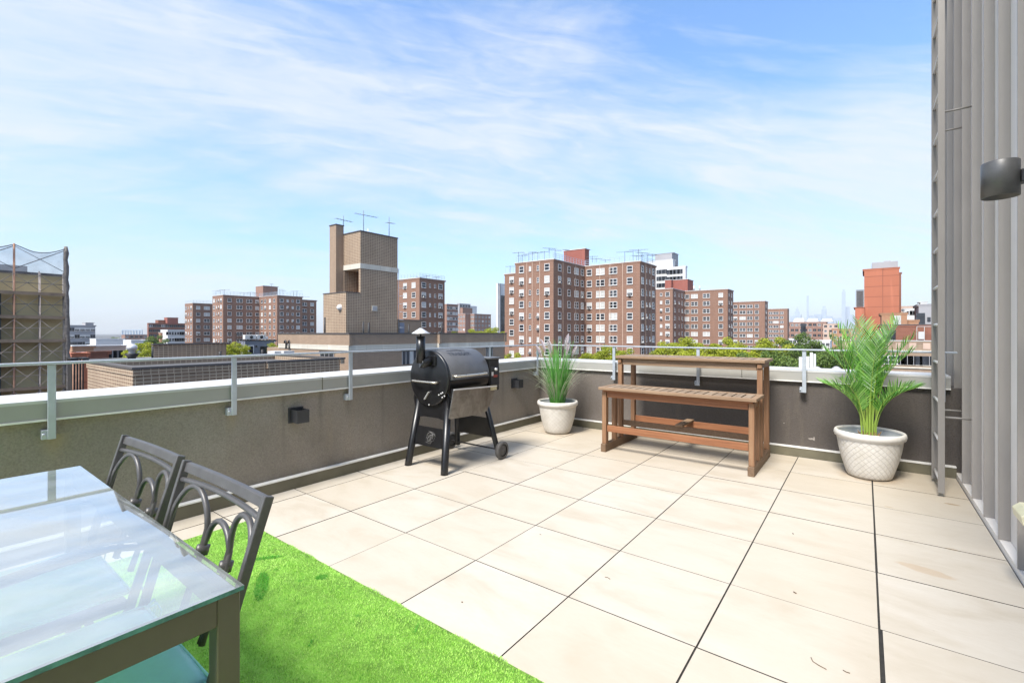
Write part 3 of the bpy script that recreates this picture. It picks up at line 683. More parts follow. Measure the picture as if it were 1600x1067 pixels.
for k, (az, ln, L) in enumerate([(200, 9, .90), (220, 14, .84), (30, 3, .92), (60, 4, .96), (180, 5, .86), (20, 12, .82), (350, 8, .84), (240, 3, .87)]):
    mb = MB(); a = R(az); p = Vector((0.02*math.cos(a), .02*math.sin(a), 0)); pts = [p.copy()]
    for i in range(14):
        e = R(90)-R(ln)-R(16)*(i/14)**2; p = p + (Vector((math.cos(a), math.sin(a), 0))*math.cos(e)+Vector((0, 0, math.sin(e))))*L/14; pts.append(p.copy())
    mb.tube(pts, 0.0018, 5, 'grass_pale')
    for q in range(420):
        s_ = pr.uniform(.80, 1.0)*14; i = min(int(s_), 13); c = pts[i].lerp(pts[i+1], s_-i); fa = (s_/14-.8)/.2
        L2 = 0.034*math.sin(math.pi*min(1, fa*.9+.1))+.006; b2 = pr.uniform(0, 6.28)
        d = Vector((math.cos(b2), math.sin(b2), 0.9)).normalized(); sd = d.cross(Vector((pr.random(), pr.random(), pr.random()))).normalized()*0.0045
        mb.add([c-sd, c+sd, c+d*L2], [(0, 1, 2)], 'plume')
    mb.build('plume', 'plume', t, recalc=False)

# ------------------------------------------------------------------ wooden tiered bench
t = thing('tiered_bench', 'weathered teak two-tier bench with slatted seat and higher shelf behind', 'bench', (-1.56, 5.1, 0))
BX0, BX1 = -2.335, -0.775
def wb(mb, name, mat): return wbuild(mb, name, mat, t)
c = 0.003
for xa in (-2.318, -0.852):
    wb(MB().bbox(xa-0.002, xa+0.054, 4.68, 5.58, 0.0, 0.088, 0.004), 'runner', 'wood_runner')
    for ya, yb, z1 in ((4.70, 4.765, 0.664), (4.945, 5.01, 0.664), (5.115, 5.175, 0.955), (5.49, 5.55, 0.955)):
        wb(MB().bbox(xa+0.003, xa+0.051, ya, yb, 0.0885, z1, c), 'upright', 'wood_leg')
# aprons
wb(MB().bbox(-2.262, -0.853, 4.712, 4.738, 0.600, 0.664, c), 'seat_apron', 'wood_rail')
wb(MB().bbox(-2.262, -0.853, 4.985, 5.008, 0.600, 0.664, c), 'seat_apron', 'wood_rail')
wb(MB().bbox(-2.262, -0.853, 5.125, 5.148, 0.935, 0.999, c), 'shelf_apron', 'wood_top')
wb(MB().bbox(-2.262, -0.853, 5.515, 5.538, 0.935, 0.999, c), 'shelf_apron', 'wood_top')
for xa in (-2.318, -0.852):
    wb(MB().bbox(xa+0.012, xa+0.042, 4.766, 4.944, 0.615, 0.664, c), 'end_rail', 'wood_leg')
    wb(MB().bbox(xa+0.006, xa+0.048, 5.10, 5.56, 0.9555, 0.999, c), 'end_rail', 'wood_leg')
# lower stretchers
wb(MB().bbox(-2.262, -0.853, 4.715, 4.740, 0.222, 0.290, c), 'stretcher', 'wood_rail')
wb(MB().bbox(-2.262, -0.853, 5.130, 5.155, 0.228, 0.290, c), 'stretcher', 'wood_runner')
wb(MB().bbox(-2.262, -0.853, 5.505, 5.530, 0.215, 0.290, c), 'stretcher', 'wood_rail')
mb = MB(); mb.bbox(-1.645, -1.565, 5.10, 5.53, 0.291, 0.313, c)
wb(mb, 'cross_brace', 'wood_top')
wb(MB().lathe([(0, 0.3135), (0.012, 0.3135), (0.012, 0.3155), (0, 0.3155)], (-1.605, 5.28, 0), 10), 'bolt', 'dark_metal')
def slat_top(y0, y1, z0, z1, name):
    top = MB(); e = 0.055
    top.bbox(BX0, BX1, y0, y0+e, z0, z1, c); top.bbox(BX0, BX1, y1-e, y1, z0, z1, c)
    top.bbox(BX0, BX0+e, y0+e+.001, y1-e-.001, z0, z1, c); top.bbox(BX1-e, BX1, y0+e+.001, y1-e-.001, z0, z1, c)
    o = wb(top, name, 'wood_top')
    sl = MB(); n = 17; span = (BX1-e-0.002)-(BX0+e+0.002); pw = span/n
    for k in range(n):
        x = BX0+e+0.002+k*pw; sl.bbox(x+0.008, x+pw-0.008, y0+e+0.0015, y1-e-0.0015, z0+0.006, z1-0.002, 0.002)
    sl.box(BX0+e+.003, BX1-e-.003, (y0+y1)/2-.02, (y0+y1)/2+.02, z0-0.006, z0+0.004)
    wb(sl, 'slats', 'wood_slat')
slat_top(4.648, 5.058, 0.682, 0.712, 'seat_frame')
slat_top(5.085, 5.60, 1.008, 1.038, 'shelf_frame')
for ya, yb in ((4.665, 5.03),): 
    wb(MB().bbox(-2.30, -0.81, ya+.01, ya+.05, 0.6645, 0.6815, c).bbox(-2.30, -.81, yb-.05, yb-.01, 0.6645, 0.6815, c), 'seat_batten', 'wood_rail')
wb(MB().bbox(-2.30, -0.81, 5.11, 5.15, 0.9995, 1.0075, c).bbox(-2.30, -.81, 5.52, 5.56, 0.9995, 1.0075, c), 'shelf_batten', 'wood_top')

# ------------------------------------------------------------------ pellet grill
t = thing('pellet_grill', 'black pellet smoker grill with chimney, steel front shelf and two wheels', 'grill', (-3.35, 3.37, 0))
GX, GZc, GR = -3.350, 0.872, 0.268
Y0, Y1 = 3.09, 3.685
def gb(mb, name, mat, bevel=0): return wbuild(mb, name, mat, t, bevel)
# lower barrel
mb = MB(); mb.lathe([(GR-0.006, Y0+0.012), (GR-0.006, Y1-0.004)], (GX, 0, GZc), 48, axis='y', a0=R(150), a1=R(375))
mb.lathe([(0, Y1-0.004), (GR-0.006, Y1-0.004)], (GX, 0, GZc), 64, axis='y')
gb(mb, 'barrel', 'grill_black')
mb = MB(); mb.lathe([(0, Y0), (GR-0.012, Y0), (GR-0.002, Y0+0.004), (GR, Y0+0.012), (GR, Y0+0.03), (GR-0.004, Y0+0.03)], (GX, 0, GZc), 72, axis='y')
ecap = gb(mb, 'end_cap', 'grill_black')
# lid from front lower to the back
mb = MB(); mb.lathe([(GR-0.003, Y0+0.031), (GR+0.002, Y0+0.035), (GR+0.002, Y1-0.01), (GR-0.003, Y1-0.002), (0.2, Y1)], (GX, 0, GZc), 60, axis='y', a0=R(-2), a1=R(150))
lid = gb(mb, 'lid', 'grill_lid')
mb = MB()
for aa_ in (-3.5,):
    a = R(aa_); mb.beam((GX+(GR+.004)*math.cos(a), Y0+.04, GZc+(GR+.004)*math.sin(a)), (GX+(GR+.004)*math.cos(a), Y1-.012, GZc+(GR+.004)*math.sin(a)), 0.012, 0.010)
gb(mb, 'lid_lip', 'grill_black')
# embossed lettering and ridge line on the lid
simple_done = True
cu = bpy.data.curves.new('lettering', 'FONT'); cu.body = 'TRAEGER'; cu.size = 0.085; cu.align_x = 'CENTER'; cu.extrude = 0.0; cu.offset = 0.0012
to = bpy.data.objects.new('tmp', cu); col.objects.link(to)
dg = bpy.context.evaluated_depsgraph_get(); tm = bpy.data.meshes.new_from_object(to.evaluated_get(dg))
bpy.data.objects.remove(to)
bm = bmesh.new(); bm.from_mesh(tm)
bmesh.ops.subdivide_edges(bm, edges=bm.edges[:], cuts=1)
bm.to_mesh(tm); bm.free()
lv = []; lyc = 3.365; la = R(52)
for v_ in tm.vertices:
    a = la + v_.co.y*0.8/(GR+0.004); lv.append((GX+(GR+0.0035)*math.cos(a), lyc+v_.co.x*0.86, GZc+(GR+0.0035)*math.sin(a)))
mb = MB(); mb.add(lv, [tuple(p.vertices) for p in tm.polygons]); gb(mb, 'lettering', 'grill_text')
bpy.data.meshes.remove(tm)
mb = MB()
def onlid(y, da): a = la + da; return Vector((GX+(GR+0.003)*math.cos(a), y, GZc+(GR+0.003)*math.sin(a)))
ridge = [(-.13, .30), (-.10, .34), (-.075, .33), (-.05, .39), (-.03, .38), (0.0, .43), (.03, .40), (.05, .41), (.08, .35), (.10, .34), (.13, .30)]
mb.tube([onlid(lyc+a_, d_) for a_, d_ in ridge], 0.0022, 5); mb.tube([onlid(lyc+a_*.62, .28+(d_-.3)*.45) for a_, d_ in ridge], 0.0018, 5)
gb(mb, 'lid_emblem', 'grill_text')
# handles
def handle(a, b, out, r=0.011):
    a = Vector(a); b = Vector(b); out = Vector(out); pts = [a, a+out*.75]
    for k in range(0, 9):
        s_ = k/8; pts.append(a.lerp(b, .04+.92*s_)+out*(1.0+.22*math.sin(math.pi*s_)))
    pts += [b+out*.75, b]
    return MB().tube(pts, r, 10)
gb(handle((-3.085, 3.15, 0.90), (-3.085, 3.60, 0.90), (0.052, 0, 0)), 'lid_handle', 'handle_steel')
gb(handle((-3.54, Y0-0.001, 0.838), (-3.215, Y0-0.001, 0.838), (0, -0.045, 0), 0.0105), 'side_handle', 'handle_steel')
# chimney
mb = MB(); cx, cyy = -3.365, 3.005
mb.tube([(cx, cyy, 1.02), (cx, cyy, 1.275)], 0.043, 28)
gb(mb, 'chimney', 'grill_black')
mb = MB(); mb.tube([(cx, cyy, 1.022), (cx+0.01, cyy+0.02, 1.015), (cx+0.06, Y0-0.004, 1.045)], [0.046, 0.05, 0.045], 20); mb.bbox(cx+0.02, cx+0.125, Y0-0.016, Y0-0.001, 0.995, 1.09, 0.004)
gb(mb, 'chimney_elbow', 'grill_black')
cap = gb(MB().lathe([(0, 1.352), (0.012, 1.350), (0.083, 1.304), (0.085, 1.297), (0.080, 1.299), (0, 1.32)], (cx, cyy, 0), 32), 'chimney_cap', 'silver')
wbuild(MB().tube([(cx, cyy, 1.275), (cx, cyy, 1.318)], 0.007, 8), 'cap_stem', 'dark_metal', cap)
for (bx_, bz_) in ((-3.255, 1.075), (-3.262, 1.03), (-3.175, 0.735), (-3.155, 0.745), (-3.16, 0.70), (-3.205, 0.72), (-3.13, 0.715), (-3.34, 0.615)):
    gb(MB().lathe([(0, -0.008), (0.006, -0.007), (0.007, 0)], (bx_, Y0-0.0005, bz_), 10, axis='y'), 'bolt', 'silver')
gb(MB().beam((-3.395, Y0-0.008, 0.665), (-3.335, Y0-0.008, 0.74), 0.006, 0.022, up=(0, 1, 0)), 'tag_plate', 'silver')
# leg plates and legs
def plate(y, ya):
    mb = MB()
    pts = [(-3.60, 0.66), (-3.55, 0.80), (-3.15, 0.80), (-3.10, 0.66), (-3.125, 0.545), (-3.17, 0.475), (-3.25, 0.49), (-3.45, 0.49), (-3.53, 0.475), (-3.57, 0.545)]
    v2 = [(x, y, z) for x, z in pts] + [(x, y+0.012, z) for x, z in pts]; n = len(pts)
    mb.add(v2, [tuple(range(n)), tuple(range(2*n-1, n-1, -1))] + [(i, (i+1) % n, n+(i+1) % n, n+i) for i in range(n)])
    return mb
gb(plate(3.122, 0), 'leg_plate', 'grill_black'); gb(plate(3.690, 0), 'leg_plate', 'grill_black')
for a, b2, r_ in (((-3.535, 3.150, 0.66), (-3.600, 3.050, 0.0), 0.035), ((-3.150, 3.155, 0.66), (-3.085, 3.040, 0.0), 0.035),
              ((-3.525, 3.66, 0.70), (-3.645, 3.80, 0.06), 0.030), ((-3.155, 3.66, 0.70), (-3.045, 3.785, 0.05), 0.028)):
    A_, B_ = Vector(a), Vector(b2)
    gb(MB().tube([A_, A_.lerp(B_, 0.93), B_], r_, 20), 'leg', 'grill_black')
def crosspanel(y, dy, xa, xb, z0, z1, dxx):
    mb = MB(); pts = [(xa-dxx, y, z0), (xb+dxx, y, z0), (xb, y+dy, z1), (xa, y+dy, z1)]
    v2 = pts + [(a, b3+0.010, c3) for a, b3, c3 in pts]
    return mb.add(v2, [(0, 1, 2, 3), (7, 6, 5, 4), (0, 4, 5, 1), (1, 5, 6, 2), (2, 6, 7, 3), (3, 7, 4, 0)])
cp = gb(crosspanel(3.085, 0.025, -3.545, -3.125, 0.215, 0.395, 0.018), 'cross_panel', 'grill_black')
gb(crosspanel(3.75, -0.03, -3.57, -3.10, 0.215, 0.42, 0.02), 'cross_panel', 'grill_black')
mb = MB(); er = random.Random(5); ec = Vector((-3.33, 3.090, 0.305))
for k in range(34):
    a0_ = er.uniform(0, 6.28); rr = er.uniform(.006, .062); pts = []
    for q in range(6):
        aa_ = a0_+q*er.uniform(.15, .4); pts.append(ec + Vector((math.cos(aa_)*rr*1.25+er.uniform(-.012, .012), -0.001+((math.sin(aa_)*rr)*0.139), math.sin(aa_)*rr)))
    mb.tube(pts, 0.0013, 4)
simple('worn_print', (0.15, 0.145, 0.14), 0.6, 0, 0.3, 90)
wbuild(mb, 'emblem', 'worn_print', cp)
# wheels
for x0 in (-3.000, -3.735):
    sg = 1 if x0 > -3.3 else -1
    mb = MB(); wc = (0, 3.785, 0.092)
    mb.lathe([(0.055, -0.022), (0.086, -0.022), (0.092, -0.014), (0.092, 0.014), (0.086, 0.022), (0.062, 0.022)], (x0, 3.785, 0.0925), 36, axis='x')
    wh = gb(mb, 'wheel', 'wheel_rubber')
    wbuild(MB().lathe([(0, -0.02), (0.056, -0.02), (0.06, 0.012), (0.04, 0.017), (0.025, 0.010), (0.012, 0.021), (0, 0.022)], (x0, 3.785, 0.0925), 28, axis='x'), 'hub', 'wheel_rubber', wh)
gb(MB().tube([(-3.735, 3.785, 0.0925), (-3.0, 3.785, 0.0925)], 0.008, 8), 'axle', 'dark_metal')
# front shelf, folded down
mb = MB()
pts = [(3.055, 0.525), (3.075, 0.512), (3.49, 0.500), (3.585, 0.52), (3.655, 0.62), (3.70, 0.762), (3.085, 0.783)]
def shx(z): return -3.005 - (0.78-z)*0.12
v2 = [(shx(z), y, z) for y, z in pts] + [(shx(z)-0.012, y, z) for y, z in pts]; n = len(pts)
mb.add(v2, [tuple(range(n)), tuple(range(2*n-1, n-1, -1))] + [(i, (i+1) % n, n+(i+1) % n, n+i) for i in range(n)])
sh = gb(mb, 'front_shelf', 'stainless')
wbuild(MB().beam((-3.000, 3.08, 0.784), (-3.000, 3.70, 0.764), 0.012, 0.012), 'shelf_edge', 'silver', sh)
wbuild(MB().beam((-2.9985, 3.60, 0.752), (-2.9985, 3.70, 0.7485), 0.004, 0.045), 'label_sticker', 'sticker', sh)
gb(MB().bbox(-3.08, -3.018, 3.12, 3.14, 0.70, 0.775, 0.003), 'shelf_bracket', 'grill_black')
gb(MB().bbox(-3.08, -3.018, 3.62, 3.64, 0.70, 0.76, 0.003), 'shelf_bracket', 'grill_black')
# hopper and controller at the far end
mb = MB(); mb.bbox(-3.46, -3.095, 3.698, 3.86, 0.70, 1.03, 0.006)
gb(mb, 'hopper', 'grill_black')
gb(MB().bbox(-3.475, -3.08, 3.692, 3.875, 1.031, 1.050, 0.005), 'hopper_lid', 'grill_lid')
ct = gb(MB().bbox(-3.094, -3.084, 3.71, 3.85, 0.76, 0.95, 0.003), 'controller', 'black_plastic')
wbuild(MB().lathe([(0, 0.018), (0.014, 0.018), (0.016, 0)], (-3.0835, 3.785, 0.925), 16, axis='x'), 'dial', 'silver', ct)
wbuild(MB().bbox(-3.0835, -3.082, 3.75, 3.815, 0.842, 0.868, 0.0005), 'display', 'red_display', ct)
wbuild(MB().bbox(-3.0835, -3.082, 3.72, 3.75, 0.86, 0.90, 0.0005), 'badge', 'silver', ct)

# ------------------------------------------------------------------ artificial turf rug
RX0, RX1, RY0, RY1 = -3.40, -0.30, -2.2, 1.452
nb = 330000
rg = np.random.default_rng(3)
bx_ = np.concatenate([rg.uniform(RX0, -1.0, int(nb*.84)), rg.uniform(-1.0, RX1, nb-int(nb*.84))])
by_ = np.concatenate([rg.uniform(0.2, RY1, int(nb*.84)), rg.uniform(0.4, RY1, nb-int(nb*.84))])
by_[:30000] = rg.uniform(RY0, 0.3, 30000)
keep = np.ones(nb, bool)
# worn/darker flattened dents like the photo
az_ = rg.uniform(0, 2*np.pi, nb); hh = rg.uniform(0.004, 0.010, nb); ln_ = rg.uniform(0.0, 0.009, nb); dark = np.zeros(nb, bool)
by_ += np.where(by_ > RY1-.02, .006*np.sin(bx_*9)+.004*np.sin(bx_*31), 0)
lanes = 0.5+0.5*np.sin(by_*2*np.pi/0.145+np.sin(bx_*1.7)); hh *= 0.85+0.25*lanes
dents = [(rg.uniform(-3.3, -1.0), rg.uniform(0.5, 1.4), rg.uniform(.003, .008), rg.uniform(.008, .04), rg.uniform(0, 3)) for _ in range(22)]
for (dx, dy, w2, l2, rot) in tuple(dents) + ((-2.47, 1.13, .032, .15, -0.5), (-2.75, 1.28, .02, .09, .9), (-2.28, 0.86, .008, .07, .9), (-2.3, 1.36, .03, .03, 0), (-1.2, 1.2, .02, .05, 0)):
    u_ = (bx_-dx)*np.cos(rot)+(by_-dy)*np.sin(rot); v_ = -(bx_-dx)*np.sin(rot)+(by_-dy)*np.cos(rot)
    ins = (np.abs(u_/l2)**2+np.abs(v_/w2)**2) < 1
    dark |= ins; hh[ins] *= 1.1; ln_[ins] += .007
wd = 0.0016
P = np.zeros((nb, 3, 3)); sx = np.cos(az_+1.57)*wd; sy = np.sin(az_+1.57)*wd
P[:, 0] = np.stack([bx_-sx, by_-sy, np.full(nb, .008)], 1); P[:, 1] = np.stack([bx_+sx, by_+sy, np.full(nb, .008)], 1)
P[:, 2] = np.stack([bx_+np.cos(az_)*ln_, by_+np.sin(az_)*ln_, .008+hh], 1)
me = bpy.data.meshes.new('turf_rug')
base = np.array([(RX0, RY0, .003), (RX1, RY0, .003), (RX1, RY1, .003), (RX0, RY1, .003), (RX0, RY0, .010), (RX1, RY0, .010), (RX1, RY1, .010), (RX0, RY1, .010)])
bf = [(4, 5, 6, 7), (0, 1, 5, 4), (1, 2, 6, 5), (2, 3, 7, 6), (3, 0, 4, 7)]
V = np.concatenate([base, P.reshape(-1, 3)])
li = np.concatenate([np.array(bf).ravel(), np.arange(8, 8+nb*3)])
me.vertices.add(len(V)); me.vertices.foreach_set('co', V.ravel()); me.loops.add(len(li)); me.loops.foreach_set('vertex_index', li)
npoly = 5+nb; me.polygons.add(npoly)
ls = np.concatenate([np.arange(0, 20, 4), 20+np.arange(nb)*3]); lt = np.concatenate([np.full(5, 4), np.full(nb, 3)])
me.polygons.foreach_set('loop_start', ls); me.polygons.foreach_set('loop_total', lt)
dark |= rg.random(nb) < .05
me.materials.append(M['turf_base']); me.materials.append(M['turf']); me.materials.append(M['turf_dark'])
me.polygons.foreach_set('material_index', np.concatenate([np.zeros(5, int), 1+dark.astype(int)])); me.update(calc_edges=True)
o = bpy.data.objects.new('turf_rug', me); col.objects.link(o)
tag(o, 'bright lime green artificial turf rug lying under the glass table', 'rug')

# ------------------------------------------------------------------ glass table
t = thing('glass_table', 'rectangular patio table with clear greenish glass top and brown metal frame', 'table', (-1.95, 0.04, 0))
TX0, TX1, TY0, TY1, TZ = -2.76, -1.152, -0.50, 0.488, 0.722
mb = MB()
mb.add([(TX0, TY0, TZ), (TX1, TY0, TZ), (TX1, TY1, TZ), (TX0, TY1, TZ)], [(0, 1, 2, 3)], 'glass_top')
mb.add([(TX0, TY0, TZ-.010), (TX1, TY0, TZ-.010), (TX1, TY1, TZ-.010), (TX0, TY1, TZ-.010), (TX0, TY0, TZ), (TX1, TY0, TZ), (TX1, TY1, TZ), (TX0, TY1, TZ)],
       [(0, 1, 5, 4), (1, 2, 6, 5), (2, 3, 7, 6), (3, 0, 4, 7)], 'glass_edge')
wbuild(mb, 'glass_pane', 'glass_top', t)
fz0, fz1 = 0.648, 0.7105; e = 0.048; i_ = 0.006
fx0, fx1, fy0, fy1 = TX0+i_, TX1-i_, TY0+i_, TY1-i_
mb = MB(); mb.bbox(fx0+e, fx1-e, fy1-e*.6, fy1, fz0, fz1, .002).bbox(fx0+e, fx1-e, fy0, fy0+e*.6, fz0, fz1, .002).bbox(fx0, fx0+e*.6, fy0+e, fy1-e, fz0, fz1, .002).bbox(fx1-e*.6, fx1, fy0+e, fy1-e, fz0, fz1, .002)
wbuild(mb, 'apron', 'table_frame', t)
for x in (fx0, fx1-e):
    for y in (fy0, fy1-e):
        wbuild(MB().bbox(x, x+e, y, y+e, 0.024, fz1, .002), 'leg', 'table_frame', t)

# ------------------------------------------------------------------ chairs (origin at centre of the seat's back edge, facing -Y)
def make_chair(label):
    t = thing('patio_chair', label, 'chair', (0, 0, 0), 'grey metal armchairs tucked under the glass table')
    W = 0.285
    def bk(z): return 0.000 + (z-0.43)*0.31    # backrest rake
    def B(x, z):
        k_ = 0.0 + 0.050*max(0, min(1, (0.88-z)/0.2))
        return Vector((x, bk(z)+k_*(1-(x/W)**2), z))
    for s_ in (-1, 1):
        mb = MB()
        zs = [0.30, 0.43, 0.56, 0.70, 0.74, 0.80, 0.872]
        pts = [B(s_*W*(0.90+0.10*(z-.3)/.585), z) for z in zs]
        pts = [Vector((s_*W*0.92, 0.06, 0.02)), Vector((s_*W*.90, 0.0, .2))] + pts
        for a, b2 in zip(pts[:-1], pts[1:]): mb.beam(a, b2+(b2-a).normalized()*.004, 0.017, 0.026, up=(0, 1, 0))
        mb.build('back_stile', 'chair_metal', t, 0.003)
    def railp(z0, dz, w_, h_, n=14, wf=.985):
        mb = MB(); pts = []
        for k in range(n+1):
            x = -W*wf + 2*W*wf*k/n; pts.append(B(x, z0+dz*(1-(x/W)**2)))
        vs_ = []; fs_ = []
        for p_ in pts:
            vs_ += [p_+Vector((0, -w_/2, -h_/2)), p_+Vector((0, w_/2, -h_/2)), p_+Vector((0, w_/2+h_*.31, h_/2)), p_+Vector((0, -w_/2+h_*.31, h_/2))]
        for k in range(n):
            for q in range(4): fs_.append((k*4+q, k*4+(q+1) % 4, (k+1)*4+(q+1) % 4, (k+1)*4+q))
        fs_ += [(0, 1, 2, 3), (n*4+3, n*4+2, n*4+1, n*4)]
        return mb.add(vs_, fs_)
    railp(0.856, 0.001, 0.015, 0.028).build('top_rail', 'chair_metal', t, 0.003)
    mb = MB(); mb.tube([B(-W*.97+2*W*.97*k/16, 0.818+0.006*(1-((-1+k/8))**2)) for k in range(17)], 0.0082, 8); mb.build('mid_rail', 'chair_metal', t)
    def arch(x0, x1, ztop, zb, xb0=None, xb1=None):
        pts = []; n = 22; cxm = (x0+x1)/2; rw = (x1-x0)/2
        for k in range(n+1):
            a = math.pi*(1-k/n); pts.append(B(cxm+rw*math.cos(a), ztop-0.11+0.11*math.sin(a)))
        pts = [B(xb0 if xb0 is not None else x0, zb)] + [B(x0+((xb0-x0)*.3 if xb0 is not None else 0), ztop-.20)] + pts + [B(x1+((xb1-x1)*.3 if xb1 is not None else 0), ztop-.20), B(xb1 if xb1 is not None else x1, zb)]
        return MB().tube(pts, 0.0086, 10)
    arch(-.274, -.080, .812, .45, -.262, -.088).build('hoop', 'chair_metal', t)
    arch(-.082, .094, .742, .45, -.074, .074).build('hoop', 'chair_metal', t)
    arch(.086, .274, .802, .45, .088, .262).build('hoop', 'chair_metal', t)
    for x in (-.080, .088):
        mb = MB(); mb.tube([B(x, .628), B(x, .656)], 0.0195, 14, flat=.62); mb.build('collar', 'chair_metal', t)
    # arms, seat, legs
    for s_ in (-1, 1):
        x = s_*W
        mb = MB(); pts = [Vector((x*.985, bk(.62)+.004, .615)), Vector((x*1.02, -.06, .650)), Vector((x*1.07, -.20, .640)), Vector((x*1.07, -.36, .625)), Vector((x*1.03, -.44, .60)), Vector((x*.98, -.47, .52)), Vector((x*.96, -.46, .43))]
        mb.tube(pts, [.012, .013, .014, .014, .013, .011, .011], 10, flat=.75); mb.build('arm', 'chair_metal', t)
        MB().tube([(x*.95, -.45, .44), (x*.95, -.465, .02)], 0.013, 10).build('leg', 'chair_metal', t)
    mb = MB(); mb.bbox(-W*.94, W*.94, -.47, .0, .405, .428, .006); mb.build('seat', 'chair_metal', t)
    return t
def cushion(x, y, label, ties):
    o = thing('seat_cushion', label, 'cushion', (x, y, 0.43), 'teal seat cushions on the patio chairs')
    n = 16; vs_ = []; fs_ = []
    W, D, h = 0.262, 0.46, 0.050
    cr = random.Random(int(abs(x)*100))
    for side in (0, 1):
        for i in range(n+1):
            for j in range(n+1):
                u_ = -1+2*i/n; v_ = -1+2*j/n
                prof = (max(0, 1-abs(u_)**5)*max(0, 1-abs(v_)**5))**.5
                z = .024 + (1 if side else -1)*(.022*prof)*(1 if side else 1) + (cr.uniform(-.0025, .0025) + .004*math.sin(5*u_+2)*math.cos(4*v_) if side else 0)*prof
                px = W*u_*(1-.02*abs(v_)**4); py = -D/2+D/2*v_*(1-.02*abs(u_)**4)
                vs_.append((px, py, z))
    m_ = (n+1)**2
    for side in (0, 1):
        for i in range(n):
            for j in range(n):
                a = side*m_+i*(n+1)+j; fs_.append((a, a+n+1, a+n+2, a+1) if side else (a, a+1, a+n+2, a+n+1))
    mb = MB(); mb.add(vs_, fs_, '', True); mb.build('pad', 'cushion', o)
    mb = MB(); pt = []
    for k in range(61):
        a = k/60*4; s_ = a % 1
        q = [(-1+2*s_, 1), (1, 1-2*s_), (1-2*s_, -1), (-1, -1+2*s_)][min(3, int(a))] if a < 4 else (-1, 1)
        pt.append((W*q[0]*.985, -D/2+D/2*q[1]*.985, .024))
    mb.tube(pt, 0.0045, 6); mb.build('piping', 'cushion', o)
    for s_ in (-1, 1):
        mb = MB(); bx0 = s_*W*.93
        mb.tube([(bx0, -.005, .02), (bx0+s_*.012, .02, .035), (bx0+s_*.03, .03, .012), (bx0+s_*.035, .024, -.03)], .005, 6, flat=.5)
        mb.tube([(bx0, -.005, .02), (bx0-s_*.012, .022, .03), (bx0-s_*.006, .035, .0), (bx0+s_*.004, .03, -.05)], .005, 6, flat=.5)
        mb.build('tie', 'cushion', o)
    return o
CH = [(-1.535, 'grey metal patio chair with looped back nearest the table corner'), (-2.185, 'grey metal patio chair with looped back farther along the table, next to the parapet')]
c0_ = make_chair(CH[0][1]); c0_.location = (CH[0][0], 0.452, 0.004)
c1_ = copy_tree(c0_); c1_['label'] = CH[1][1]; c1_.location = (CH[1][0], 0.452, 0.004); c1_.rotation_euler.z = R(2)
for x, lb in ((-1.535, 'teal seat cushion with ties on the chair nearest the table corner'), (-2.185, 'teal seat cushion seen through the glass on the farther chair')):
    cushion(x, 0.470, lb, None).location.z = 0.4325

# ------------------------------------------------------------------ debris on the floor
simple('twig', (0.13, 0.09, 0.06), 0.9, 0, 0.3, 50)
def twig(px, py, pts, label, r=0.0016):
    r0 = ray(px, py); tt = -H/r0[2]; o = Vector((r0[0]*tt, r0[1]*tt, 0))
    mb = MB(); mb.tube([(x*1.0, y*1.0, 0.0025) for x, y in pts], r, 5)
    ob = mb.build('twig', 'twig'); ob.location = o; tag(ob, label, 'twig', 'dry twigs and stems dropped on the floor tiles')
twig(1280, 1040, [(-.03, .035), (-.022, .012), (0, 0), (.024, -.008)], 'curved dry twig on the pale tiles at the bottom right')
twig(1322, 1050, [(-.01, .005), (0, 0), (.012, .001)], 'tiny bent twig just right of the larger curved one')
twig(1242, 926, [(-.006, .004), (.006, -.004)], 'short thick dark twig near a tile joint', .003)
twig(1240, 834, [(-.008, .006), (0, 0), (-.002, -.01)], 'small hooked brown stem on the tiles in front of the palm')
twig(950, 904, [(-.02, .004), (-.005, .009), (.012, 0)], 'pale bowed stem beside the centre tile crossing', .0014)
twig(722, 941, [(-.003, 0), (.003, .001)], 'tiny black speck of debris beside the turf rug', .003)
twig(844, 835, [(-.006, .002), (.008, 0)], 'faint short stem on the middle tiles', .0012)


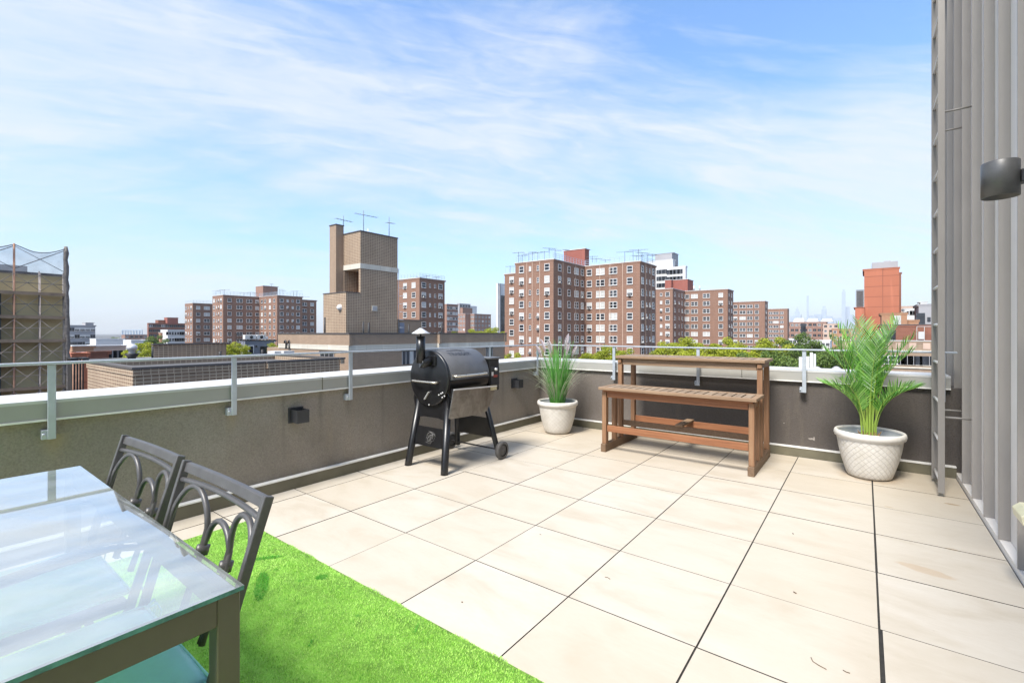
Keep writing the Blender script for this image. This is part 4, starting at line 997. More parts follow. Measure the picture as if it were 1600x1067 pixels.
# ================================================================== CITY
def rd(X, Y): return X*cy_+Y*sy_, -X*sy_+Y*cy_
def walk(P, ax, px):
    k = (px-800)/F; r0, d0 = rd(*P)
    if ax == 'x': t = (k*d0-r0)/(cy_+k*sy_); return (P[0]+t, P[1])
    t = (k*d0-r0)/(sy_-k*cy_); return (P[0], P[1]+t)
wr = random.Random(21)
_wt = {}
def wtemplate(w, h, kind):
    key = (round(w, 2), round(h, 2), kind)
    if key in _wt: return _wt[key]
    mb = MB(); f = min(0.10, w*.11) if kind != 'dark' else 0.07
    if kind in ('white', 'blind', 'half', 'double', 'doubleblind'):
        mb.box(-w/2, w/2, -0.05, 0.0, -h/2, -h/2+f, 'win_frame').box(-w/2, w/2, -0.05, 0.0, h/2-f, h/2, 'win_frame')
        mb.box(-w/2, -w/2+f, -0.05, 0, -h/2+f, h/2-f, 'win_frame').box(w/2-f, w/2, -0.05, 0, -h/2+f, h/2-f, 'win_frame')
        mb.box(-w/2+f, w/2-f, -0.045, 0, -f*.4, f*.4, 'win_frame')
        if kind in ('double', 'doubleblind'): mb.box(-f*.7, f*.7, -0.048, 0, -h/2+f, h/2-f, 'win_frame')
        up = 'win_glass' if kind in ('white', 'double') else 'blind'; lo = 'blind' if kind in ('blind', 'doubleblind') else 'win_glass'
        mb.box(-w/2+f, w/2-f, -0.02, 0, f*.4, h/2-f, up).box(-w/2+f, w/2-f, -0.02, 0, -h/2+f, -f*.4, lo)
        if kind == 'half' and wr.random() < 2: mb.box(-.32, .32, -0.42, -0.046, -h/2+.03, -h/2+.40, 'roof_pale').box(-.27, .27, -0.43, -0.421, -h/2+.08, -h/2+.35, 'roof_cap')
        mb.box(-w/2-.06, w/2+.06, -0.12, -0.051, -h/2-.06, -h/2+.03, 'win_frame')
    elif kind == 'dark':
        mb.box(-w/2, w/2, -0.03, 0, -h/2, h/2, 'win_glass').box(-w/2-.05, w/2+.05, -0.09, 0, -h/2-.1, -h/2-.002, 'concrete_band')
        mb.box(-f/2, f/2, -0.06, -0.031, -h/2, h/2, 'grey_wall')
    o = mb; _wt[key] = (mb, None); return _wt[key]
_wm = {}
def wmesh(w, h, kind):
    key = (round(w, 2), round(h, 2), kind)
    if key not in _wm:
        mb, _ = wtemplate(w, h, kind)
        me = bpy.data.meshes.new('window'); me.from_pydata(mb.v, [], mb.f)
        for m_ in mb.mats: me.materials.append(M[m_])
        me.polygons.foreach_set('material_index', mb.mi); me.update(); _wm[key] = me
    return _wm[key]
wr = random.Random(21)
class Bld:
    def __init__(s, name, label, cat, p0, chain, back, mat, roof='roof_dark', z0=None, cap=None, group=None, parent=None, par=0.35, partname='wall'):
        px, y, d = p0; P = atd(px, y, d); s.Z = P.z; pts = [(P.x, P.y)]; s.faces = []
        for ax, q in chain:
            n = walk(pts[-1], ax, q); s.faces.append((ax, pts[-1], n)); pts.append(n)
        s.pts = pts; ym = max(p[1] for p in pts)+(back if chain[-1][0] == 'x' else 0.0)
        if len(pts) == 2 and chain[0][0] == 'y': pass
        xl = pts[0][0]-(back if chain[0][0] == 'y' else 0.0)
        z0 = GZ+0.02 if z0 is None else z0
        if parent is None:
            s.t = thing(name, label, cat, (pts[0][0], pts[0][1], z0), group)
        else: s.t = parent.t
        poly = pts + [(pts[-1][0], ym), (xl, ym), (xl, pts[0][1])]
        # drop duplicates
        pp = []
        for p in poly:
            if not pp or abs(p[0]-pp[-1][0])+abs(p[1]-pp[-1][1]) > 1e-4: pp.append(p)
        if abs(pp[0][0]-pp[-1][0])+abs(pp[0][1]-pp[-1][1]) < 1e-4: pp.pop()
        s.poly = pp
        mb = MB(); mb.prism(pp, z0, s.Z-par, mat, roof)
        # parapet ring: small inward offset boxes on the visible edges
        wbuild(mb, partname, mat, s.t)
        mb = MB(); th = 0.3; capm = cap or mat
        n = len(pp)
        for i in range(n):
            a, b = pp[i], pp[(i+1) % n]
            lo = (min(a[0], b[0]), min(a[1], b[1])); hi = (max(a[0], b[0]), max(a[1], b[1]))
            e = 0.0 if i % 2 else 0.004
            if hi[0]-lo[0] > hi[1]-lo[1]: mb.box(lo[0]-.15, hi[0]+.15, lo[1]-.04-e, lo[1]+th, s.Z-par+e, s.Z+e, mat).box(lo[0]-.2, hi[0]+.2, lo[1]-.09-e, lo[1]+th+.05, s.Z+e, s.Z+.12+e, capm)
            else: mb.box(hi[0]-th, hi[0]+.04+e, lo[1]+.3, hi[1]-.01, s.Z-par+e, s.Z+e*.5, mat).box(hi[0]-th-.05, hi[0]+.09+e, lo[1]+.3, hi[1]-.01, s.Z+e*.5, s.Z+.12+e*.7, capm)
        wbuild(mb, 'parapet', mat, s.t)
        s.wins = []
    def win(s, fi, cols, z1, pitch, nrow, w=1.25, h=1.5, kinds=('white', 'white', 'white', 'half', 'blind')):
        ax, a, b = s.faces[fi]
        L = (b[0]-a[0]) if ax == 'x' else (b[1]-a[1])
        if isinstance(cols, int): cols = [('f', (i+.5)/cols) for i in range(cols)]
        for cc in cols:
            ww, kk = w, kinds
            if isinstance(cc, tuple) and cc[0] == 'f': tt = cc[1]*L
            else:
                if isinstance(cc, tuple): cc, ww = cc[0], cc[1]
                q = walk(a, ax, cc); tt = (q[0]-a[0]) if ax == 'x' else (q[1]-a[1])
            for r in range(nrow):
                z = s.Z - z1 - r*pitch
                k_ = wr.choice(kk)
                if ww > 1.7 and k_ != 'dark': k_ = 'double' if k_ in ('white', 'half') else 'doubleblind'
                hh_ = h if ww > .8 else h*.72
                if ax == 'x': s.wins.append((a[0]+tt, a[1]-0.002, z, 0, ww, hh_, k_))
                else: s.wins.append((a[0]+0.002, a[1]+tt, z, R(90), ww, hh_, k_))
        return s
    def flush(s, limit=100):
        ws = sorted(s.wins, key=lambda q: -q[2]); L = s.t.location
        for x, y, z, rz, ww, hh, k in ws[:limit]:
            o = bpy.data.objects.new('window', wmesh(ww, hh, k)); col.objects.link(o); o.parent = s.t
            o.location = (x-L.x, y-L.y, z-L.z); o.rotation_euler.z = rz
        if ws[limit:]:
            mb = MB()
            for x, y, z, rz, ww, hh, k in ws[limit:]:
                tm_, _ = wtemplate(ww, hh, k); c_, s_ = math.cos(rz), math.sin(rz); base = len(mb.v)
                mb.v += [(x+a*c_-b*s_, y+a*s_+b*c_, z+c) for a, b, c in tm_.v]
                for f, mi in zip(tm_.f, tm_.mi): mb.f.append(tuple(i+base for i in f)); mb.mi.append(mb._m(tm_.mats[mi])); mb.sm.append(False)
            o = wbuild(mb, 'window', 'win_frame', s.t); o['kind'] = 'stuff'
        s.wins = []
        return s
    def part(s, mb, name, mat): return wbuild(mb, name, mat, s.t)
    def fence(s, h=1.1, faces=None, mat='fence_glass'):
        mb = MB()
        for i, (ax, a, b) in enumerate(s.faces):
            if faces and i not in faces: continue
            a3 = Vector((a[0], a[1]+.25, s.Z+.12)); b3 = Vector((b[0], b[1]+.25, s.Z+.12))
            if ax == 'y': a3.x -= .25; b3.x -= .25
            for f_ in (.35, .68, 1.0): mb.beam(a3+Vector((0, 0, h*f_)), b3+Vector((0, 0, h*f_)), .05)
            n = max(1, int((b3-a3).length/1.2))
            for k in range(n+1):
                p = a3.lerp(b3, k/n); mb.beam(p, p+Vector((0, 0, h)), .06)
        s.part(mb, 'roof_fence', mat); return s
    def box_on(s, name, p0, chain, back, mat, zbase, label=None, cap=None):
        return Bld(name, None, None, p0, chain, back, mat, z0=zbase, parent=s, partname=name, cap=cap, par=0.1)
ar = random.Random(4)
def antenna(b, px, ytop, d, zb, w=3.0, ang=None, tilt=0.0, n=7):
    P = atd(px, ytop, d); a = ang if ang is not None else ar.uniform(-.4, .4)+YAW
    mb = MB(); mb.beam((P.x, P.y, zb), (P.x, P.y, P.z), 0.07)
    dx = Vector((math.cos(a), math.sin(a), tilt)); sd = Vector((-math.sin(a), math.cos(a), 0))
    zz = P.z-.15; c = Vector((P.x, P.y, zz))
    mb.beam(c-dx*w/2, c+dx*w/2, .06)
    for k in range(n):
        q = c + dx*w*(k/(n-1)-.5); l_ = .45+.35*k/n; mb.beam(q-sd*l_, q+sd*l_, .035)
    b.part(mb, 'antenna', 'antenna_metal')

G_N = 'brick housing towers beyond the trees'
RB = ('white', 'white', 'white', 'half', 'blind')
# --- A: big cross-plan tower, centre
A = Bld('apartment_tower', 'largest red-brown brick housing tower with many antennas on its roof, right behind the grass planter', 'apartment block', (805.2, 411.6, 105.3), [('x', 864.8), ('y', 913.5), ('x', 1000), ('y', 1024.5)], 10, 'brick_red', cap='win_frame', group=G_N)
c_ = lambda x: 770+x/5.336
A.win(0, [c_(240), (c_(311), .55), (c_(377), .55), c_(452)], 1.55, 2.6, 9, 1.3)
A.win(1, [c_(557), c_(635), (c_(697), 1.9), c_(745)], 1.55, 2.6, 9, 1.25)
A.win(2, [c_(805), (c_(897), 2.15), (c_(1003), 2.0), c_(1142)], 1.55, 2.6, 9, 1.35)
A.win(3, [c_(1248), (c_(1280), .6), (c_(1308), .6), c_(1337)], 1.55, 2.6, 9, 1.3)
A.flush(); A.fence(1.3)
wing = Bld('wing', None, None, (788.6, 428.7, 116), [('x', 807)], 12, 'brick_red', parent=A, partname='wing_wall', cap='win_frame')
wing.win(0, [799.5], 1.5, 2.6, 8, 1.4).flush(); wing.fence(1.2)
A.box_on('bulkhead', (881, 392.5, 116), [('x', 914), ('y', 920.5)], 5, 'red_bulkhead', A.Z-.3, cap='win_frame')
mb = MB()
for x_, fi in ((285, 0), (330, 0), (392, 0), (585, 1), (690, 1), (893, 2), (978, 2), (1083, 2), (1275, 3), (1318, 3)):
    ax, a, b = A.faces[fi]; q = walk(a, ax, c_(x_))
    if ax == 'x': mb.box(q[0]-.06, q[0]+.06, q[1]-.07, q[1]-.003, -12, A.Z-.2)
    else: mb.box(q[0]+.003, q[0]+.07, q[1]-.06, q[1]+.06, -12, A.Z-.2)
A.part(mb, 'drain_pipe', 'pinkish_wall')
for x_, y_, w_ in ((215, 128, 2.6), (245, 150, 2.2), (300, 140, 2.4), (330, 125, 1.8), (375, 128, 2.2), (430, 120, 1.8), (470, 92, 3.0), (520, 108, 3.0), (610, 105, 1.4), (830, 160, 2.4), (862, 178, 2.6), (940, 190, 2.2), (1100, 122, 3.6), (1170, 115, 3.2), (1215, 103, 4.0), (1245, 130, 3.0), (1290, 150, 3.6), (1330, 142, 2.4), (1200, 155, 2.6)):
    antenna(A, c_(x_), 370+y_/5.336, 104, A.Z, w_)
antenna(A, c_(145), 370+243/5.336, 117, wing.Z, 2.4)

# --- C: tower right of the beige stair tower
c_ = lambda x: 480+x/4.447
C1 = Bld('apartment_tower', 'brick housing tower seen directly to the right of the beige brick stair tower', 'apartment block', (612, 438.5, 136), [('x', 655.4), ('y', 694.8)], 14, 'brick_red', cap='win_frame', group=G_N)
C1.win(0, [616, c_(680), c_(740)], 1.9, 2.75, 8, 1.6, kinds=('white', 'blind', 'half')).win(1, [c_(810), (c_(853), .6), (c_(888), .6), c_(926)], 1.9, 2.75, 8, 1.6, kinds=('white', 'blind', 'half')).flush(); C1.fence(1.2)
for x_, y_, w_ in ((740, 495, 2), (790, 498, 2.5), (830, 490, 2), (900, 500, 2)): antenna(C1, c_(x_), 320+y_/4.447, 134, C1.Z, w_)
# --- D, E, behind
D = Bld('apartment_tower', 'small distant brick block with pale windows, next right of the tower beside the stair tower', 'apartment block', (693, 475.2, 245), [('x', 698), ('y', 715.6)], 14, 'brick_far', cap='win_frame', group=G_N)
D.win(1, 4, 2.0, 2.8, 8, 1.7).flush()
E1 = Bld('apartment_tower', 'low distant brick block with dark stepped front, farthest right before the gap with tree tops', 'apartment block', (714, 490.5, 350), [('x', 727), ('y', 735), ('x', 741), ('y', 767)], 20, 'brick_far', cap='win_frame', group=G_N)
E1.win(0, 3, 2.2, 3.2, 6, 1.8).win(2, 2, 2.2, 3.2, 6, 1.8).win(3, 5, 2.2, 3.2, 6, 1.8).flush()
E2 = Bld('office_block', 'pale grey building with flat tiers peeking above the low distant brick block', 'building', (714, 474.5, 420), [('x', 718), ('y', 735)], 25, 'grey_wall', roof='roof_pale')
E2.win(1, 4, 2.0, 3.5, 4, 2.0, 1.6, ('dark',)).flush(); E2.box_on('upper_tier', (733, 478, 440), [('y', 745)], 14, 'white_wall', 0.0)
E2.box_on('brick_tier', (719, 481, 415), [('x', 723), ('y', 738)], 6, 'brick_far', 0.0)
Fb = Bld('office_tower', 'slim pale concrete tower with a dark glass strip, left of the largest brick tower', 'building', (775.5, 443, 260), [('x', 778), ('y', 793)], 20, 'white_wall', roof='roof_pale')
Fb.part(MB().box(Fb.faces[1][1][0]+.02, Fb.faces[1][1][0]+.25, Fb.faces[1][1][1]+2.4, Fb.faces[1][1][1]+9, -15, Fb.Z-6.5), 'glass_strip', 'win_glass')
Fb.part(MB().box(Fb.faces[1][1][0]+.02, Fb.faces[1][1][0]+.5, Fb.faces[1][1][1]+1.0, Fb.faces[1][1][1]+1.9, -15, Fb.Z), 'rib', 'grey_wall')
# --- B: left housing tower
c_ = lambda x: 270+x/5.928
B1 = Bld('apartment_tower', 'wide stepped brick housing tower at the left, between the scaffold and the beige stair tower', 'apartment block', (332, 462.8, 195), [('x', 348.6), ('y', 405), ('x', 433), ('y', 472.4)], 12, 'brick_red', cap='win_frame', group=G_N)
B1.win(0, [c_(382), (c_(405), .7), (c_(425), .7), c_(447)], 2.0, 2.75, 8, 1.5)
B1.win(1, [c_(525), (c_(618), 2.3), (c_(708), 2.3), c_(782)], 2.0, 2.75, 8, 1.5)
B1.win(2, [c_(826), c_(856), c_(900), c_(940)], 2.0, 2.75, 8, 1.5)
B1.win(3, [c_(1008), (c_(1063), .8), (c_(1110), .8), c_(1160)], 2.0, 2.75, 8, 1.5).flush(); B1.fence(1.4)
wl = Bld('x', None, None, (288.9, 474.8, 215), [('x', 301.2), ('y', 333)], 12, 'brick_red', parent=B1, partname='wing_wall', cap='win_frame')
wl.win(0, [c_(123), (c_(145), .8), c_(170)], 2.0, 2.9, 7, 1.6).win(1, [c_(235), (c_(315), 2.4)], 2.0, 2.9, 7, 1.6).flush(); wl.fence(1.2)
wr2 = Bld('x', None, None, (467, 468, 205), [('y', 494.4)], 10, 'brick_red', parent=B1, partname='wing_wall', cap='win_frame')
wr2.win(0, [(c_(1220), 2.2), c_(1290)], 1.9, 2.9, 6, 1.6).flush()
B1.box_on('bulkhead', (399.5, 448, 205), [('x', 411), ('y', 434)], 6, 'brick_far', B1.Z-.3, cap='win_frame')
for x_, y_, w_ in ((400, 205, 3.0), (440, 198, 4), (480, 192, 4), (660, 222, 4), (720, 215, 3), (760, 222, 3), (990, 190, 3), (1020, 200, 3), (1120, 208, 3), (1150, 203, 4), (1230, 256, 3), (915, 140, 1.5)):
    antenna(B1, c_(x_), 420+y_/5.928, 196, B1.Z-.2, w_)
# --- G: white tower
Gt = Bld('apartment_tower', 'white high-rise with grey mechanical floor rising behind the brick towers', 'apartment block', (1010, 409, 190), [('x', 1051), ('y', 1055)], 20, 'white_wall', roof='roof_pale')
c_ = lambda x: 1010+x/5.336
Gt.win(0, [(c_(100), 1.6), (c_(127), 1.6), (c_(158), 1.6), (c_(190), 2.0)], 4.6, 2.7, 12, 1.6, 1.7, ('dark',)).flush()
Gr = Bld('x', None, None, (1042, 418.2, 184), [('x', 1071), ('y', 1073.5)], 16, 'white_wall', parent=Gt, partname='lower_wing', roof='roof_pale')
Gr.win(0, [(c_(190), 2.1), (c_(220), 1.8), (c_(250), 2.1), (c_(283), 1.8)], 1.9, 2.7, 11, 1.6, 1.8, ('dark',)).flush()
Gt.box_on('mechanical_floor', (1023.5, 398, 196), [('x', 1050), ('y', 1053)], 8, 'grey_wall', Gt.Z-.3)
Gt.box_on('mechanical_floor', (1042, 396, 198), [('x', 1052.5)], 6, 'grey_wall', Gt.Z-.3)
# --- H I J
Hb = Bld('apartment_tower', 'brick housing tower with small red rooftop block, just right of the largest one', 'apartment block', (1010, 453.2, 167), [('x', 1051.2), ('y', 1070), ('x', 1137), ('y', 1145.8)], 12, 'brick_red', cap='win_frame', group=G_N)
Hb.win(0, [(c_(123), .8), c_(176)], 1.9, 2.75, 9, 1.5).win(1, [c_(238), (c_(272), .7), c_(298), c_(322)], 1.9, 2.75, 9, 1.4).win(2, [c_(340), (c_(400), 2.4), (c_(500), 2.4), c_(620)], 2.0, 2.75, 9, 1.5).win(3, [(c_(690), .8), c_(711)], 1.9, 2.75, 9, 1.2).flush()
Hb.box_on('bulkhead', (1039, 438, 178), [('x', 1049), ('y', 1051), ('x', 1074.5)], 7, 'red_bulkhead', Hb.Z-.3, cap='win_frame')
Hb.part(MB().tube([(Hb.pts[3][0]-12, Hb.pts[3][1]+2, Hb.Z), (Hb.pts[3][0]-12, Hb.pts[3][1]+2, Hb.Z+1.9)], .3, 8).tube([(Hb.pts[3][0]-10, Hb.pts[3][1]+2, Hb.Z), (Hb.pts[3][0]-10, Hb.pts[3][1]+2, Hb.Z+1.9)], .3, 8), 'vent_pipe', 'silver')
Ib = Bld('apartment_tower', 'brick housing tower third in the row stepping down to the right', 'apartment block', (1135, 472.5, 222), [('x', 1195.2), ('y', 1199.8)], 14, 'brick_red', cap='win_frame', group=G_N)
Ib.win(0, [c_(742), (c_(802), 2.6), (c_(862), 2.4), c_(920)], 2.2, 2.72, 9, 1.7).win(1, [c_(998)], 2.2, 2.72, 8, 1.2).flush()
Jb = Bld('apartment_tower', 'smallest brick housing tower at the right end of the row', 'apartment block', (1190, 483.2, 293), [('x', 1230.4), ('y', 1232.9)], 14, 'brick_red', cap='win_frame', group=G_N)
Jb.win(0, [(c_(1036), 2.2), (c_(1080), 2.9), c_(1128)], 2.6, 2.8, 8, 1.9).flush()
Kb = Bld('brick_building', 'long low pinkish brick building with pitched roof, left of the palm fronds', 'building', (1228, 503.5, 330), [('x', 1291)], 15, 'brick_far', roof='roof_pale')
Kb.win(0, 9, 2.0, 3.6, 4, 1.8, 1.7, ('white', 'dark')).flush()
Kb.part(MB().box(Kb.pts[0][0]+9, Kb.pts[0][0]+12, Kb.pts[0][1]-.4, Kb.pts[0][1]-.01, -18, Kb.Z-1), 'glass_strip', 'win_glass')
k0, k1 = Kb.pts[0], Kb.pts[1]
mb = MB()
for q in range(3):
    xa = k0[0]+4+q*8.2; mb.add([(xa, k0[1]+1, Kb.Z), (xa+7, k0[1]+1, Kb.Z), (xa+7, k0[1]+12, Kb.Z), (xa, k0[1]+12, Kb.Z), (xa+1, k0[1]+6, Kb.Z+2.8-q*.3), (xa+6, k0[1]+6, Kb.Z+2.8-q*.3)], [(0, 1, 5, 4), (1, 2, 5), (2, 3, 4, 5), (3, 0, 4)])
Kb.part(mb, 'pitched_roof', 'roof_pale')

# --- right: orange tower and neighbours
c_ = lambda x: 1220+x/5.081; cyv = lambda y: 390+y/5.081
Lb = Bld('brick_tower', 'tall blank orange-red tower with grey rooftop machinery at the right', 'building', (c_(662), cyv(160), 120), [('x', c_(940))], 14, 'brick_orange', cap='brick_orange')
Bld('x', None, None, (c_(930), cyv(186), 127), [('x', c_(956))], 5, 'brick_maroon', parent=Lb, partname='rear_stair')
Lb.box_on('lower_wing', (c_(590), cyv(462), 119), [('x', c_(664))], 12, 'brick_orange', -8)
Lb.part(MB().box(Lb.pts[0][0]+1.6, Lb.pts[1][0]-.2, Lb.pts[0][1]+1, Lb.pts[0][1]+8, Lb.Z, Lb.Z+1.75).box(Lb.pts[0][0]+4, Lb.pts[0][0]+5.4, Lb.pts[0][1]+2, Lb.pts[0][1]+8, Lb.Z+1.751, Lb.Z+2.1), 'mechanical_floor', 'grey_wall')
mb = MB(); a = atd(c_(598), cyv(322), 122); b = atd(c_(658), cyv(460), 122)
for k in range(9): x_ = a.x+(b.x-a.x)*k/8; mb.beam((x_, a.y, b.z-1), (x_, a.y, a.z), .1)
for k in range(9): z_ = b.z+(a.z-b.z)*k/8; mb.beam((a.x, a.y, z_), (b.x, a.y, z_), .1)
mb.box(a.x+.1, b.x-.1, a.y+.3, a.y+.5, b.z-1, a.z-.2)
Lb.part(mb, 'louvre_screen', 'pipe_grey')
Mb_ = Bld('brick_building', 'plain ochre brick block in front of the blank orange tower', 'building', (c_(800), cyv(508), 100), [('x', c_(1003))], 10, 'brick_ochre')
Mb_.part(MB().box(Mb_.pts[0][0]+2.0, Mb_.pts[0][0]+3.2, Mb_.pts[0][1]-.25, Mb_.pts[0][1]-.01, Mb_.Z-2.6, Mb_.Z-.5), 'duct', 'roof_pale')
Bld('x', None, None, (c_(1000), cyv(562), 99), [('x', c_(1095))], 8, 'brick_ochre', parent=Mb_, partname='lower_wing')
Nb = Bld('apartment_block', 'white block with dark openings between the orange and blue-grey blocks', 'building', (c_(985), cyv(470), 135), [('x', c_(1112))], 10, 'white_wall', roof='roof_pale')
Nb.win(0, 5, 1.2, 2.9, 5, 1.3, 1.2, ('dark', 'blind')).flush()
Pb = Bld('apartment_block', 'salmon pink rooftop storey far behind the white apartment block', 'building', (c_(955), cyv(452), 160), [('x', c_(1118))], 10, 'pinkish_wall', roof='roof_pale')
Qb = Bld('apartment_block', 'blue-grey slab block partly hidden by the ladder', 'building', (c_(1095), cyv(437), 110), [('x', c_(1300))], 12, 'grey_wall', roof='roof_pale')
Qb.part(MB().box(Qb.pts[0][0]-.4, Qb.pts[0][0]+1.1, Qb.pts[0][1]-.3, Qb.pts[0][1]-.01, -10, Qb.Z-2), 'dark_bay', 'win_glass')
Qb.box_on('bulkhead', (c_(1108), cyv(418), 112), [('x', c_(1162))], 4, 'roof_pale', Qb.Z-.3)
mb = MB()
for k in range(4): mb.box(Qb.pts[0][0]+1.5, Qb.pts[0][0]+2.1, Qb.pts[0][1]-.12, Qb.pts[0][1]-.01, Qb.Z-4-k*2.2, Qb.Z-3-k*2.2)
Qb.part(mb, 'window', 'win_glass')
Rb = Bld('apartment_block', 'brown brick block with maroon top storey and ledge bands, behind the palm', 'building', (c_(790), cyv(600), 86), [('x', c_(1290))], 10, 'brick_maroon', cap='roof_dark')
S2 = Bld('x', None, None, (c_(450), cyv(722), 84), [('x', c_(1300))], 1.6, 'brick_tan_plain', parent=Rb, partname='lower_storeys', cap='roof_pale')
S2.win(0, [(c_(495), 2.0), (c_(850), 2.6), (c_(950), 2.2), (c_(1005), 2.0), (c_(1055), 2.2), (c_(1180), 2.4)], 3.2, 2.8, 4, 2.2, 1.5, ('dark', 'dark', 'half')).flush()
mb = MB()
for k in range(4):
    z = S2.Z-1.62-2.8*k; mb.box(S2.pts[0][0]-.1, S2.pts[1][0]+.1, S2.pts[0][1]-.14, S2.pts[0][1]-.005, z-.12, z+.12)
S2.part(mb, 'ledge_band', 'concrete_band')
for k in range(12):
    xx = S2.pts[0][0]+1.1+k*1.75; S2.part(MB().box(xx, xx+.9, S2.pts[0][1]-.06, S2.pts[0][1]-.005, S2.Z-1.3, S2.Z-.3), 'panel', 'pinkish_wall')
mb = MB(); a = atd(c_(1080), cyv(690), 82)
for q in (0, 1.0, 2.0): mb.beam((a.x+q, a.y, S2.Z-.1), (a.x+q, a.y, S2.Z+2.5), .07)
mb.beam((a.x, a.y, S2.Z+2.5), (a.x+2, a.y, S2.Z+2.5), .07); mb.box(a.x+.2, a.x+1.0, a.y-.1, a.y+.3, S2.Z+.3, S2.Z+1.6)
S2.part(mb, 'roof_equipment', 'roof_pale')
Rb.part(MB().box(Rb.pts[0][0]+.6, Rb.pts[0][0]+2.2, Rb.pts[0][1]-.1, Rb.pts[0][1]-.005, Rb.Z-2.8, Rb.Z-.9), 'window', 'win_glass')
# cell antenna panels / rooftop tank seen over the far coping
t = thing('rooftop_antenna_panels', 'white upright antenna panels standing between the tree tops and the far coping', 'antenna', tuple(atd(1258, 575, 50)))
bz = atd(1258, 600, 50).z
for px_, y_, w_ in ((1253, 558, .55), (1261, 557, .45), (1268, 551, .28), (1273, 553, .22)):
    p = atd(px_, y_, 50); wbuild(MB().bbox(p.x-w_/2, p.x+w_/2, p.y-.12, p.y+.12, bz, p.z, .03), 'antenna_panel', 'white_wall', t)
for px_, w_ in ((1275, 1.0), (1307, .8)):
    p = atd(px_, 577, 49); wbuild(MB().lathe([(w_*.62, -2), (w_*.62, .15), (w_*.5, .42), (w_*.2, .6), (0, .62)], (p.x, p.y, p.z-.3), 20), 'vent_dome', 'grey_wall', t)

# --- low-rise filler between, far right of the avenue
LOW = [('white_building', 'low white building among the trees left of the palm', (1233, 529, 260), [('x', 1262)], 'white_wall', 5),
       ('white_building', 'white stepped roofs low beside the palm fronds', (1268, 532, 200), [('x', 1297)], 'white_wall', 4),
       ('brick_building', 'tan mid-rise block with balconies directly left of the palm tips', (1286, 506, 300), [('x', 1310)], 'pinkish_wall', 3),
       ('brick_building', 'pale low block half hidden behind the palm fronds', (1300, 514, 250), [('x', 1338)], 'brick_ochre', 4)]
for nm, lb, p0, ch, mt, nc in LOW:
    bb = Bld(nm, lb, 'building', p0, ch, 14, mt, roof='roof_pale'); bb.win(0, nc, 1.6, 3.0, 3, 1.5, 1.4, ('dark', 'white')).flush()

# --- skyline, kilometres away
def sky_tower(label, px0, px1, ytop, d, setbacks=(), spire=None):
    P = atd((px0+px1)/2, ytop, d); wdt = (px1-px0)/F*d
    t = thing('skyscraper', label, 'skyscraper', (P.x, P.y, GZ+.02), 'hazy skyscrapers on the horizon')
    mb = MB(); mb.box(P.x-wdt/2, P.x+wdt/2, P.y-wdt/2, P.y+wdt/2, GZ, P.z); wbuild(mb, 'shaft', 'skyline_haze', t)
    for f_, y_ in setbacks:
        z = atd(px0, y_, d).z; mb = MB().box(P.x-wdt/2*f_, P.x+wdt/2*f_, P.y-wdt/2*f_, P.y+wdt/2*f_, P.z, z); wbuild(mb, 'setback', 'skyline_haze', t)
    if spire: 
        z = atd(px0, spire, d).z; wbuild(MB().tube([(P.x, P.y, P.z), (P.x, P.y, z)], wdt*.06, 6), 'spire', 'skyline_haze', t)
sky_tower('very slender hazy tower alone on the skyline right of the last brick tower', 1260.6, 1263.2, 462, 5500)
sky_tower('hazy old tower with stepped top and spire at the left end of the skyline', 1240, 1251, 492, 6000, ((.55, 487), (.3, 483)), 479)
sky_tower('hazy low slab skyscraper beside the spired tower', 1236, 1244, 494, 6000)
sky_tower('tallest hazy glass tower rising left of the orange building', 1315.8, 1320.5, 456, 5300, ((.6, 452.5),))
sky_tower('hazy mid-height tower pressed against the tallest glass one', 1321.3, 1327, 479.5, 5400)
sky_tower('hazy curved-top skyscraper halfway between the slender and the tallest tower', 1284.5, 1290.5, 483, 5200, ((.6, 478.5),))
for i, (a_, b_, y_) in enumerate(((1265, 1274, 493), (1273, 1283, 491), (1291, 1300, 494), (1328, 1337, 492), (1302, 1313, 497))):
    sky_tower(['faint low skyscraper right of the slender tower', 'faint low skyscraper just left of the curved-top one', 'faint low skyscraper just right of the curved-top one', 'faint low skyscraper touching the orange building', 'faint lowest skyscraper left of the tallest glass tower'][i], a_, b_, y_, 4800)

# ------------------------------------------------------------------ beige brick complex next door
c3 = lambda x: 480+x/4.447; y3 = lambda y: 320+y/4.447
NC = Bld('brick_complex', 'beige brick complex with pale stone band and tall stair tower', 'building', (436, 521.9, 50.5), [('x', 545), ('y', 683), ('x', 686), ('y', 788)], 6, 'brick_tan_plain', cap='roof_cap', par=1.05)
print('NC Z', NC.Z, [tuple(round(v, 1) for v in rd(*p)) for p in NC.pts])
